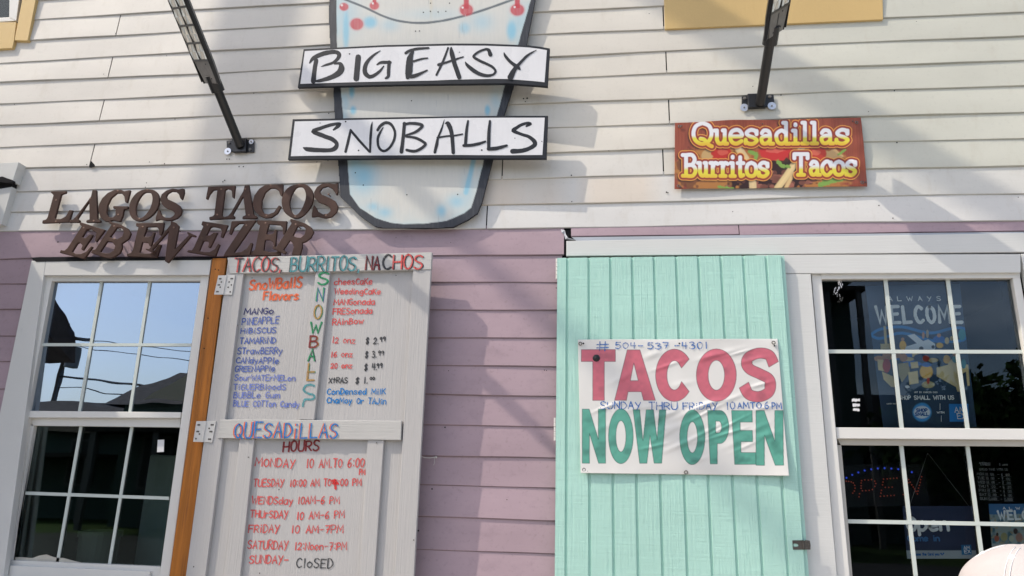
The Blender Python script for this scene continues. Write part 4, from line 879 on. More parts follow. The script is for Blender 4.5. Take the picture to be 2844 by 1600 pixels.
# ================================================================== BROWN LETTERS
LA, LB_, LC, LD = crop(100, 500, .17081), crop(540, 490, .17081), crop(150, 600, .15916), crop(510, 590, .15916)
LET = [
 ('L', 'tall slanted brown letter L, first of the upper row, its foot over the white board', LA, .034, [([(240,180),(490,178),(480,212),(408,235),(330,520),(305,620),(320,632),(400,632),(480,590),(540,485),(595,490),(530,685),(95,705),(105,655),(160,640),(185,605),(280,250),(265,225),(240,210)], 0)], [(322,675),(325,330)]),
 ('A', 'slanted brown letter A without a crossbar between the upper L and G', LA, .036, [([(915,160),(980,162),(1000,640),(1048,652),(1045,690),(812,690),(818,652),(868,640),(862,345),(672,625),(712,655),(700,690),(530,690),(545,650),(600,640),(650,590),(890,270)], 0)], [(882,300),(937,665)]),
 ('G', 'brown letter G of the upper row with a flat spur', LA, .034, [([(1535,165),(1480,370),(1445,360),(1435,270),(1390,215),(1310,215),(1220,290),(1160,410),(1145,540),(1180,600),(1250,605),(1290,570),(1290,470),(1250,460),(1255,420),(1495,425),(1490,465),(1425,480),(1410,570),(1370,680),(1310,670),(1240,655),(1180,680),(1110,668),(1050,610),(1010,500),(1020,400),(1070,300),(1160,210),(1280,155),(1380,155),(1430,180),(1500,165)], 0)], [(1328,175),(1335,565)]),
 ('O', 'brown letter O between the G and the first S of the upper row', LA, .036, [([(1820,145),(1920,165),(1985,230),(2005,330),(1975,450),(1900,560),(1790,640),(1680,670),(1580,640),(1525,560),(1510,450),(1540,330),(1620,220),(1720,160)], 1), ([(1800,200),(1860,210),(1888,270),(1885,350),(1850,460),(1780,560),(1720,608),(1670,612),(1635,570),(1622,480),(1640,380),(1690,280),(1750,215)], 1)], [(1812,160),(1680,635)]),
 ('S', 'brown letter S closing the first word of the upper row', LA, .034, [([(2405,140),(2410,200),(2385,290),(2370,325),(2345,300),(2320,230),(2270,190),(2200,185),(2135,225),(2115,270),(2130,305),(2260,365),(2340,420),(2372,490),(2355,560),(2290,625),(2200,660),(2120,662),(2010,640),(1940,665),(1945,610),(1985,480),(2010,490),(2040,570),(2100,610),(2180,610),(2240,575),(2255,540),(2220,500),(2100,450),(2040,390),(2015,310),(2040,230),(2120,165),(2220,135),(2310,150),(2380,135)], 0)], []),
 ('T', 'brown letter T starting the second word of the upper row', LB_, .034, [([(220,165),(665,150),(640,355),(612,340),(605,240),(580,212),(530,200),(495,225),(460,520),(445,640),(490,655),(480,690),(240,705),(238,660),(295,645),(320,620),(370,215),(300,225),(245,290),(210,375),(182,365)], 0)], [(435,208),(370,622)]),
 ('A', 'slanted brown letter A without a crossbar between the upper T and C', LB_, .036, [([(815,140),(885,140),(960,620),(1020,650),(1015,685),(775,690),(780,650),(830,630),(790,325),(620,620),(655,650),(645,690),(475,690),(490,655),(545,640),(590,590),(790,240)], 0)], [(825,205),(885,630)]),
 ('C', 'brown letter C of the second word of the upper row', LB_, .034, [([(1440,122),(1440,250),(1425,325),(1395,310),(1370,230),(1300,190),(1230,195),(1150,260),(1095,390),(1090,520),(1130,600),(1200,615),(1290,580),(1370,468),(1412,488),(1350,600),(1250,670),(1150,680),(1050,640),(970,550),(940,430),(970,310),(1050,200),(1150,135),(1270,130),(1390,125)], 0)], [(1240,145),(1170,640)]),
 ('O', 'brown letter O beside the last S of the upper row, a shadow band across it', LB_, .036, [([(1680,125),(1800,125),(1890,190),(1935,300),(1920,420),(1850,550),(1750,650),(1640,685),(1530,640),(1450,560),(1415,420),(1440,290),(1510,190),(1600,140)], 1), ([(1690,170),(1760,180),(1805,260),(1805,360),(1760,490),(1700,590),(1640,625),(1590,590),(1555,500),(1550,400),(1590,280),(1640,200)], 1)], [(1705,132),(1640,650)]),
 ('S', 'reddish brown letter S ending the upper row against the black cup outline', LB_, .034, [([(2335,98),(2335,250),(2310,310),(2290,270),(2240,200),(2160,160),(2080,185),(2035,240),(2060,290),(2180,340),(2290,400),(2335,490),(2315,580),(2230,660),(2120,682),(2000,650),(1905,665),(1905,600),(1940,460),(1975,500),(2010,570),(2090,615),(2170,600),(2210,560),(2205,510),(2150,470),(2020,420),(1950,350),(1940,260),(1990,170),(2080,110),(2200,110),(2280,120)], 0)], [(2140,635),(2180,290)]),
 ('E', 'brown letter E tipped clockwise, first of the lower row', LC, .050, [([(460,105),(890,240),(735,450),(710,435),(735,300),(640,225),(570,235),(485,370),(545,385),(620,320),(680,330),(500,600),(470,580),(495,510),(440,460),(400,480),(310,625),(380,660),(470,660),(560,620),(645,525),(670,540),(520,750),(95,640),(115,590),(180,600),(230,560),(480,180),(440,140)], 0)], [(515,210)]),
 ('B', 'brown letter B leaning right, second of the lower row', LC, .060, [([(960,90),(1150,140),(1290,220),(1340,300),(1300,400),(1180,480),(1185,560),(1140,650),(1040,720),(960,740),(820,710),(640,640),(670,590),(720,580),(1000,150),(960,120)], 0), ([(1100,195),(1180,215),(1215,270),(1190,350),(1110,400),(970,370)], 0), ([(925,440),(1010,450),(1065,520),(1040,600),(960,650),(900,650),(800,630)], 0)], [(1048,180),(1050,405)]),
 ('E', 'brown letter E half hidden behind the long pointed N of the lower row', LC, .046, [([(1430,120),(1920,115),(1905,230),(1870,345),(1835,330),(1830,240),(1790,190),(1620,190),(1565,360),(1640,365),(1700,340),(1730,275),(1760,280),(1690,540),(1660,520),(1640,470),(1540,455),(1490,640),(1560,655),(1680,650),(1750,600),(1820,495),(1870,500),(1790,725),(1270,705),(1270,660),(1340,640),(1370,600),(1470,190),(1425,175)], 0)], [(1550,190)]),
 ('N', 'brown upside down letter N whose point hangs lowest over the window trim', LC, .066, [([(2035,82),(2120,115),(2180,175),(2105,580),(2345,335),(2320,300),(2325,272),(2475,340),(2462,368),(2390,352),(1985,822),(1930,785),(2000,255),(1715,585),(1740,630),(1720,645),(1595,585),(1600,565),(1655,575),(1870,350),(2030,150)], 0)], [(2090,200)]),
 ('E', 'brown letter E between the pointed N and the Z of the lower row', LD, .050, [([(325,150),(775,220),(680,440),(640,430),(665,330),(640,280),(560,255),(470,250),(395,400),(460,400),(520,350),(590,355),(460,615),(425,610),(440,540),(420,500),(340,500),(270,670),(350,690),(450,690),(540,640),(600,545),(630,560),(550,770),(55,690),(75,655),(140,660),(180,600),(340,240),(305,215)], 0)], [(415,215)]),
 ('Z', 'brown letter Z of the lower row', LD, .054, [([(835,150),(1265,135),(875,700),(1000,690),(1100,630),(1170,525),(1205,535),(1150,745),(690,765),(720,700),(1060,190),(960,195),(880,260),(825,385),(790,375),(815,250)], 0)], [(1095,228)]),
 ('E', 'brown letter E half hidden behind the last R of the lower row', LD, .048, [([(1275,135),(1805,150),(1785,300),(1760,385),(1730,380),(1725,270),(1680,220),(1490,205),(1440,380),(1510,385),(1570,360),(1590,295),(1630,300),(1600,590),(1570,590),(1560,520),(1500,480),(1420,480),(1395,665),(1500,690),(1600,690),(1660,660),(1700,640),(1680,760),(1150,745),(1170,690),(1240,650),(1330,220),(1280,195)], 0)], [(1430,188)]),
 ('R', 'brown letter R leaning right, last of the lower row, in front of an E', LD, .068, [([(1860,105),(2120,190),(2230,260),(2270,340),(2220,440),(2130,510),(2070,530),(2070,600),(2030,745),(1885,745),(1920,600),(1890,520),(1850,490),(1740,650),(1795,690),(1765,730),(1540,625),(1560,590),(1620,600),(1880,190),(1860,150)], 0), ([(1990,235),(2080,240),(2130,290),(2110,380),(2040,440),(1970,435),(1905,405)], 0)], [(1958,210)]),
]
def roundc(P):
    out = []; m = len(P)
    for i in range(m):
        a, b_, c = [np.array(P[(i+k-1) % m], float) for k in range(3)]
        la, lc = np.linalg.norm(a-b_), np.linalg.norm(c-b_)
        r = min(9, la*.3, lc*.3); p = b_+(a-b_)/max(la, 1e-6)*r; q = b_+(c-b_)/max(lc, 1e-6)*r
        out += [tuple(p), tuple(.25*p+.5*b_+.25*q), tuple(q)]
    return out
for ch, lab, cf, d, cons, scr in LET:
    pl = WALL(d)
    o = curve_solid('wall_letter', [cf(smoothc(c, 3) if sm_ else roundc(c)) for c, sm_ in cons], pl, 0, .013, .0022, M['brown'])
    rehome(o); tagp(o, lab, 'letter', 'brown cut out letters on the shop front')
    s = MB()
    for p in scr:
        c = pl.at(*cf([p])[0]); s.dome(c+WN*-.001, WN, .0058, .0026, 10); s.tube([c, c+np.array([0, d-.004, 0])], .003, 6)
    if scr:
        mk('screw', s, M['rustscrew'], o)

# ================================================================== SNO-CONE SIGN
CP = WALL(.032)
cs = thing('cup_sign', 'painted plywood snow cone cup with cherries and two black framed name boards', 'sign', (-.72, -.05, 2.75))
OUT = [(905,-170),(915,0),(913.5,47),(917.5,130),(926,242),(930,324),(939,441),(946,547),(1000,600),(1042,629),(1060,632),(1099,632),(1180,634),(1258,631),(1300,610),(1326,592),(1338,563),(1369,441),(1399,321),(1425,242),(1462,124),(1486,0),(1512,-170),(1400,-260),(1200,-300),(1010,-260)]
INN = [(928,-170),(935,0),(936,130),(946,242),(953,324),(964,441),(969,500),(972,540),(1000,578),(1040,604),(1085,619),(1122,622.5),(1180,621),(1240,614),(1290,592),(1309,577),(1322,535),(1345,441),(1380,321),(1401,242),(1439,124),(1474,0),(1498,-170),(1395,-250),(1200,-288),(1015,-250)]
ub = MB(); ub.pslab(CP, OUT, -.0015, .016); mk('plywood_panel', ub, M['black_paint'], cs)
c5x = lambda x, y: (900+x*.2329, y*.2329)
def cup_fn(px, py, u, v):
    X, Y = px, py; C = np.ones(X.shape+(3,))*np.array((.63, .625, .585))
    n1 = vnoise(X, Y, 18, 21); n2 = vnoise(X, Y*.12, 3.2, 22)
    C = blend(C, .35*np.clip(vnoise(X, Y, 60, 23)-.3, 0, 1), (.68, .66, .58)); C = blend(C, .16*n2, (.45, .47, .48))
    BL = (.26, .52, .66)
    ed = -sdf(X, Y, [INN]); C = blend(C, .42*np.exp(-np.maximum(ed, 0)/16)*(.4+n1), (.40, .60, .66))
    def spray(cx, cy, rx, ry, k, p=2.0): nonlocal C; C = blend(C, min(1, k*1.2)*np.exp(-(((X-cx)/rx)**2+((Y-cy)/ry)**2)**(p/2)), BL)
    for a in ((961,85,9,55,.75,4),(1028,62,20,17,.8,4),(1082,70,26,18,.35,2),(960,40,40,60,.35,2),(1421,85,14,28,.8,4),(1290,78,16,16,.55,3),(1338,62,32,26,.4,2),(1440,60,25,50,.35,2),(1200,40,90,18,.22,2),(977,253,8,20,.9,4),(981,306,9,12,.85,4),(960,285,10,40,.35,2),(1354,306,8,15,.9,4),(1375,280,14,30,.3,2),(1010,490,38,48,.75,2),(985,455,18,30,.5,2),(1068,590,22,15,.6,2),(1036,574,16,12,.6,2),(1226,586,14,17,.7,2.5),(1268,560,26,20,.6,2),(1300,520,16,40,.4,2)): spray(*a)
    for pts, wd in (([(1315,445),(1308,478),(1294,535)], 6.5),): C = blend(C, .85*soft(seg_dist(X, Y, pts)-wd, 5), BL)
    arc = [c5x(*p) for p in catmull([(180,-40),(280,5),(500,95),(700,190),(900,252),(1150,275),(1400,250),(1650,195),(1900,120),(2200,15),(2330,-35)], 6)]
    ra = [2.9+.5*math.sin(i) for i in range(3)]
    d = seg_dist(X, Y, arc); C = blend(C, .9*soft(d-3.1-.8*(n1-.5), 1.6), (.075, .10, .12))
    RC = (.50, .055, .075)
    for (cx, cy, rx, ry, hx, hy, st) in ((238,82,57,50,212,62,0),(600,68,60,53,582,40,1),(1697,118,86,76,1652,90,2),(2305,118,90,76,2272,84,2),(390,288,85,76,0,0,0)):
        a = c5x(cx, cy); dd = np.hypot((X-a[0])/(rx*.2329), (Y-a[1])/(ry*.2329)); C = blend(C, .93*np.clip((1-dd)*6, 0, 1)*(1-.15*n2), RC)
        C = blend(C, .3*np.exp(-((dd-1.0)/.12)**2), (.62, .2, .22))
        if st: C = blend(C, .93*(soft(np.abs(X-a[0])-(7 if st == 2 else 5), 2)*(Y < a[1]-4)*(Y > a[1]-(60 if st == 2 else 40))), RC)
        if hx: b_ = c5x(hx, hy); C = blend(C, np.clip((1-np.hypot(X-b_[0], Y-b_[1])/3.6)*3, 0, 1), (.74, .70, .70))
    C = blend(C, .35*np.exp(-((X-1197-3*(n1-.5))/4)**2)*np.clip((70-Y)/70, 0, 1), (.62, .5, .3))
    for k in range(70):
        g = np.random.default_rng(500+k); x0 = g.uniform(930, 1480); y0 = g.uniform(-20, 610); L = g.uniform(8, 40)
        C = blend(C, .5*soft(seg_dist(X, Y, [(x0, y0), (x0+g.uniform(-1.5, 1.5), y0+L)])-.4, .9), tuple(np.array((.30, .33, .34))*g.uniform(.8, 1.9)))
    # hand cut black border
    ou = soft(ed+1.2*(vnoise(X, Y, 14, 25)-.5), 1.4); C = blend(C, ou, np.array((.038, .042, .052)))
    C = blend(C, ou*.5*np.clip(n2-.55, 0, 1), (.13, .14, .16))
    return C
px0, px1, py0, py1 = 895, 1525, -310, 640
cqd = [CP.at(px0, py0), CP.at(px1, py0), CP.at(px1, py1), CP.at(px0, py1)]
# the painted face, cut to the outline: interior grid points only, edge closed by the black panel below
print_panel('painted_face', cqd, WN, 330, 480, cup_fn, M['paint_attr'], cs, 0, None, lambda X, Y: sdf(X, Y, [OUT]) < 1.2)
s = MB()
for (x, y) in [c5x(*p) for p in ((1270,38),(1496,38),(1268,135),(1360,143),(1452,135),(1185,148),(1090,372),(1138,370))]+[(1143,280),(1130,541),(1271,540),(1009,514),(987,480)]: s.disc(CP.at(x, y, .0003), WN, .0034, .0006, 8)
mk('nail_marks', s, M['dark'], cs)
# name boards
BP = Pl((-1.5, -.072, 0), (-.030, -1, 0)); NP = Pl((-1.5, -.078, 0), (-.008, -1, 0))
bt = [(843,136.5),(890,134),(935,131.8),(1070,125),(1199,122),(1256,120.6),(1347,121),(1435,124.4),(1468,126.2),(1500,129.5),(1527,134.5)]
bb = [(1521,240.5),(1495,238),(1465,235.6),(1407,231.5),(1377,232),(1256,233.4),(1199,234.2),(1071,236),(945,239),(826.6,243)]
it = [(846.5,142),(890,139.5),(935,137),(1070,130.5),(1199,127.8),(1256,126.6),(1347,127),(1435,130),(1468,132),(1497,135.5),(1519,139.5)]
ib = [(1512.5,228.5),(1490,226),(1465,223.8),(1407,219.5),(1377,219),(1256,221.5),(1199,224),(1071,226.5),(945,229.5),(834,233)]
def strip_board(name, top, bot, pl, off, th, m, parent):
    mb = MB(); bot = bot[::-1]; n = len(top); vs = []; fs = []
    for a, b_ in zip(top, bot): f = [pl.at(a[0], a[1], off), pl.at(b_[0], b_[1], off)]; vs += [f[0], f[1], f[0]-pl.n*th, f[1]-pl.n*th]
    for i in range(n-1): a = 4*i; c = a+4; fs += [(a, a+1, c+1, c), (a+2, c+2, c+3, a+3), (a, c, c+2, a+2), (a+1, a+3, c+3, c+1)]
    fs += [(0, 2, 3, 1), (4*n-4, 4*n-3, 4*n-1, 4*n-2)]
    mb.add(vs, fs); return mk(name, mb, m, parent, bevel=.0012)
bt2 = bt[:1]+bt[2:]
nb1 = strip_board('name_board', bt2, bb, BP, 0, .018, M['black_paint'], cs)
strip_board('white_field', it[:1]+it[2:], ib, BP, .0012, .001, M['signwhite'], nb1)
nt_ = [(812.7,331),(880,330),(960,328.3),(1100,325.5),(1250,323),(1400,321.5),(1522,321.4)]; nbm = [(1518,440.5),(1400,440.5),(1250,439.8),(1100,440.2),(960,441.5),(880,442),(799.4,443.2)]
i2t = [(818.8,337.3),(880,336),(960,333.4),(1100,331),(1250,327.5),(1400,327),(1513,326.8)]; i2b = [(1506.5,430.6),(1400,431.3),(1250,430.5),(1100,431.5),(960,432),(880,432.5),(807.6,434)]
nb2 = strip_board('name_board', nt_, nbm, NP, 0, .018, M['black_paint'], cs)
strip_board('white_field', i2t, i2b, NP, .0012, .001, M['signwhite'], nb2)
b1, b2, b3, b4 = crop(820,110,.14752), crop(1150,110,.1514), crop(790,310,.1514), crop(1150,310,.1514)
def brush(mb, pl, cf, s, sts, k0):
    for i, st in enumerate(sts):
        P = [(p[0], p[1], p[2]) for p in catmull([tuple(q) for q in st], 4)]
        P = [(q[0], q[1], p[2]*s*.97) for q, p in zip(cf([p[:2] for p in P]), P)]
        mb.ribbon(P, 1, pl, .0017+.00016*((k0+i) % 11), .05)
lt = MB()
brush(lt, BP, b1, .14752, [[(395,390,85),(365,560,88),(340,790,95)],[(272,440,30),(340,350,72),(500,275,88),(640,240,85),(760,235,78),(825,280,80),(800,360,70),(710,435,52),(570,480,42),(490,510,12)],[(740,455,30),(840,450,60),(870,530,118),(830,620,118),(700,700,95),(500,765,70),(370,785,38)],
  [(1185,325,110),(1150,740,112)],[(1602,208,12),(1480,290,45),(1370,400,65),(1312,520,82),(1318,630,88),(1395,698,76),(1500,665,64),(1600,585,48),(1665,500,24)],[(1535,472,20),(1620,430,56),(1790,430,58)],[(1768,420,70),(1755,600,64),(1752,690,60),(1700,728,40)],
  [(2075,255,50),(2150,212,55),(2300,172,50),(2510,158,40)],[(2212,225,50),(2160,350,115),(2145,500,138),(2135,620,135),(2115,715,80)],[(2225,408,40),(2370,365,36),(2490,348,28)],[(2120,690,60),(2220,690,75),(2340,645,56),(2485,575,26)]], 0)
brush(lt, BP, b2, .1514, [[(625,150,36),(530,400,44),(410,650,40)],[(680,145,30),(690,240,82),(745,450,84),(830,695,84)],[(445,462,55),(600,415,40),(760,362,40),(905,315,22)],[(1400,280,78),(1372,200,66),(1320,175,44),(1200,215,42),(1105,285,44),(1105,330,50),(1250,410,50),(1420,490,48),(1492,575,46),(1450,640,42),(1330,660,58),(1180,620,72),(1030,520,72),(965,455,52),(940,408,12)],
  [(1650,243,22),(1680,310,52),(1780,420,58),(1900,505,72),(1945,550,24)],[(2242,194,12),(2080,290,44),(1925,450,54),(1835,560,86),(1765,695,114)]], 5)
mk('lettering', lt, M['black_paint'], nb1, recalc_n=False)
lt = MB()
brush(lt, NP, b3, .1514, [[(900,335,36),(985,265,70),(1005,222,52),(850,245,64),(650,310,68),(535,365,82),(700,440,82),(880,510,82),(958,590,74),(935,665,86),(840,708,78),(600,705,84),(420,690,82),(348,662,26)],[(1120,738,50),(1170,540,54),(1215,335,42)],[(1215,345,48),(1380,540,48),(1560,735,46)],[(1572,742,38),(1578,500,48),(1596,280,42),(1612,188,8)],
  [(1708,342,50),(1760,262,58),(1850,205,58),(1950,230,54),(2020,350,48),(2020,480,48),(1960,620,48),(1870,710,48),(1790,715,48),(1725,640,48),(1712,500,48),(1752,390,44),(1812,288,16)],[(2200,215,66),(2180,450,64),(2145,742,74)],[(2190,240,48),(2300,215,54),(2450,225,58),(2530,255,56),(2480,320,56),(2380,385,48),(2220,432,28)],[(2225,455,40),(2400,480,48),(2530,545,54),(2585,600,54),(2500,680,54),(2380,727,54),(2238,702,48)]], 0)
brush(lt, NP, b4, .1514, [[(556,148,8),(500,330,38),(440,480,44),(415,600,62),(380,750,50)],[(575,218,26),(625,225,82),(690,400,74),(720,755,68)],[(425,478,36),(600,450,34),(740,440,34),(888,412,28)],[(990,170,38),(962,350,54),(942,612,58)],[(905,622,50),(1050,615,58),(1200,585,54),(1308,548,40)],[(1392,172,44),(1372,400,64),(1368,690,58)],[(1360,685,66),(1500,675,68),(1620,645,58),(1702,622,44)],
  [(2060,268,40),(2130,228,58),(2080,212,54),(1980,238,58),(1885,295,64),(1822,350,74),(1950,410,58),(2100,460,64),(2200,540,78),(2210,612,84),(2100,682,78),(1950,722,84),(1800,728,92)]], 4)
mk('lettering', lt, M['black_paint'], nb2, recalc_n=False)
s = MB()
for (x, y, pl, r) in ((971,150,BP,.0042),(988,214,BP,.0042),(1276,145,BP,.0026),(960,338,NP,.0045),(889,342,NP,.0026),(996,418,NP,.0045),(1338,417,NP,.0045),(1430,384,NP,.0026),(1505,393,NP,.0026)): s.disc(pl.at(x, y, .0014), WN, r, .0007, 8)
mk('nail_marks', s, M['dark'], nb1)

# ================================================================== THE TWO ARM LAMPS
def lamp(label, base, v, lp, hl, hw, ht, roll, ears, centre, washers, bolts, taper):
    v = np.array(v, float); v /= np.linalg.norm(v); Bp = W(base[0], base[1], .028)
    t = thing('arm_lamp', label, 'lamp', Bp, 'black lamps on arms above the shop front')
    pl = WALL(.006); b = MB()
    for e in ears: b.slab([pl.at(x, y_) for x, y_ in e], WN, .005)
    b.slab([WALL(.022).at(x, y_) for x, y_ in centre], WN, .02)
    br = mk('bracket', b, M['black_metal'], t, bevel=.0025)
    b = MB()
    for (x, y_, r) in washers: b.disc(pl.at(x, y_, .001), WN, r/545, .0022, 24)
    mk('washer', b, M['zinc'], br, bevel=.0005)
    b = MB()
    for (x, y_) in bolts: b.disc(pl.at(x, y_, .0005), WN, .0085, .002, 16); b.disc(pl.at(x, y_, .002), WN, .0055, .004, 6)
    for (x, y_, r) in washers: b.disc(pl.at(x, y_, .003), WN, .0042, .003, 8)
    mk('bolt', b, M['grey_metal'], br)
    b = MB(); b.tube([Bp-v*.012, Bp+v*(lp+.1)], .0225, 20); mk('arm', b, M['black_metal'], t, smooth=False, bevel=0)
    # head frame: axis v, width u, underside n
    x0 = np.array([1.0, 0, 0]); x0 -= v*(x0@v); x0 /= np.linalg.norm(x0); z0 = np.cross(x0, v); z0 = -z0 if z0[2] > 0 else z0
    u = x0*math.cos(roll)+z0*math.sin(roll); n = -x0*math.sin(roll)+z0*math.cos(roll)
    H = Bp+v*lp+n*ht*.55; P = lambda a, c, e: H+v*a+u*c+n*e
    b = MB(); w2 = hw/2
    prof = [(-w2*.55, -ht), (w2*.55, -ht), (w2, -ht*.35), (w2, 0), (w2-.006, 0), (w2-.006, -.006), (-w2+.006, -.006), (-w2+.006, 0), (-w2, 0), (-w2, -ht*.35)]
    vs = []; fs = []; k = len(prof); A = [0, .02, .1, hl-.02, hl]; sc = [.55, .82, 1, 1, .92]
    for a, s_ in zip(A, sc): vs += [P(a, c*(s_ if i < 2 else max(s_, .9)), e) for i, (c, e) in enumerate(prof)]
    for i in range(len(A)-1):
        for j in range(k): fs.append((i*k+j, i*k+(j+1) % k, (i+1)*k+(j+1) % k, (i+1)*k+j))
    fs += [tuple(range(k)), tuple((len(A)-1)*k+j for j in range(k))[::-1]]
    b.add(vs, fs); b.tube([P(-.045, 0, -ht*.55), P(.04, 0, -ht*.55)], .034, 16)
    hd = mk('lamp_head', b, M['black_metal'], t, bevel=.0015)
    b = MB(); b.slab([P(.004, -w2*.62, .0005), P(.004, w2*.72, .0005), P(.115, w2-.008, .0005), P(.115, -w2+.008, .0005)], n, .006); mk('cover_plate', b, M['grey_metal'], hd)
    b = MB(); rows = int((hl-.14)/.084); y0 = .125; lensw = (hw-.032)/2
    for r in range(rows):
        for c in (0, 1):
            ca = -w2+.011+c*(lensw+.010); a0 = y0+r*.084; a1 = a0+.074; seg = 5
            cu = [.010, .34, .50, .66, .99]
            for q in range(4):
                f0, f1 = q/4, (q+1)/4; am = a0+(a1-a0)*(.5+.06*(q % 2))
                for (s0, s1, kk) in ((a0, am, 0), (am, a1, 1)):
                    g = .60+.18*((q*2+kk+r) % 3 == 0)+.08*((q+kk) % 2); tint = (g*1.02, g*.96, g*.84) if (q+kk+r) % 3 else (g*.95, g, g*.97)
                    e0 = .0005+.006*((q+kk) % 2); e1 = .0065-.006*((q+kk) % 2)
                    b.add([P(s0, ca+lensw*f0, e0*.6), P(s0, ca+lensw*f1, e1*.6), P(s1, ca+lensw*f1, e0*.6), P(s1, ca+lensw*f0, e1*.6)], [(0, 1, 2), (0, 2, 3)], tint)
    mk('lens_panel', b, M['lens'], hd, recalc_n=False)
    b = MB()
    for r in range(rows+1): a0 = y0-.010+r*.084; b.obox(P(a0+.005, 0, .001), v*.005, u*(w2-.006), n*.0045)
    b.obox(P((y0+hl)/2, 0, .001), v*(hl-y0)/2, u*.005, n*.005)
    for q in (-1, 1): b.obox(P(hl/2, q*(w2-.008), .0005), v*(hl/2-.01), u*.003, n*.005)
    b.dome(P(.02, -w2*.3, 0), n, .005, .003, 8); b.dome(P(.028, w2*.4, 0), n, .005, .003, 8); b.dome(P(.10, w2*.35, 0), n, .005, .003, 8)
    mk('lens_frame', b, M['black_metal'], hd)
    return t
LV_L, LV_R = (-.21, -1, 1.02), (.03, -1, .78)
lamp('black arm lamp with its faceted lens underside showing, bolted left of the cup sign', (665, 400), LV_L, .325, .80, .215, .04, math.radians(40), [[(629,391),(646,389),(646,422),(629,422)],[(680,388),(706,387),(706,423),(680,424)]], [(643,385),(683,383),(683,421),(645,422)], [(632.5,420.5,10.5),(698,394,7.5)], [(636.6,397),(695,415)], 1)
lamp('black arm lamp seen edge on, bolted above the small food banner', (2112, 283), LV_R, .325, .62, .215, .037, math.radians(-55), [[(2060,268),(2078,265),(2078,296),(2060,297)],[(2124,263),(2149,262),(2152,296),(2126,298)]], [(2076,260),(2127,258),(2128,297),(2078,299)], [(2067,299,11),(2143.7,294.5,11)], [(2068,273),(2138,269)], 1)

# ================================================================== PORCH ROOF END AT THE LEFT EDGE
pr = thing('eave_end', 'white fascia end with a split dark underside at the left edge of the wall', 'eave trim', (-3.6, -.05, 2.8))
b = MB(); b.slab([W(x, y, .05) for x, y in [(-260,470),(52,450.5),(35,505),(22,503),(-10,500),(-260,512)]], WN, .07); mk('fascia_board', b, M['white'], pr, bevel=.002)
b = MB(); b.slab([W(x, y, .03) for x, y in [(-260,500),(-20,492),(10,496),(36,503),(33,522),(-260,530)]], WN, .05); mk('open_seam', b, M['dark'], pr)
b = MB(); b.slab([W(x, y, .034) for x, y in [(-260,540),(-30,530),(4,524),(33,519),(4,622),(-260,640)]], WN, .055); mk('soffit_panel', b, M['white'], pr, bevel=.002)
b = MB(); b.slab([W(x, y, .055) for x, y in [(-30,498),(6,490),(22,496),(34,500),(36,506),(18,508),(2,505),(-30,512)]], WN, .02); mk('torn_edge', b, M['dark'], pr)
pr = thing('porch_roof', 'deep white boxed porch roof standing out from the wall left of the tall window', 'porch roof', (-4.8, -.9, 3.0))
b = MB(); b.box((-6.8, -1.8, 3.12), (-3.56, -.03, 3.44)); mk('roof_box', b, M['white'], pr, bevel=.004)
for xx in (-6.6, -4.9): b = MB(); b.box((xx-.06, -1.72, .03), (xx+.06, -1.6, 3.12)); mk('post', b, M['white'], pr, bevel=.004)
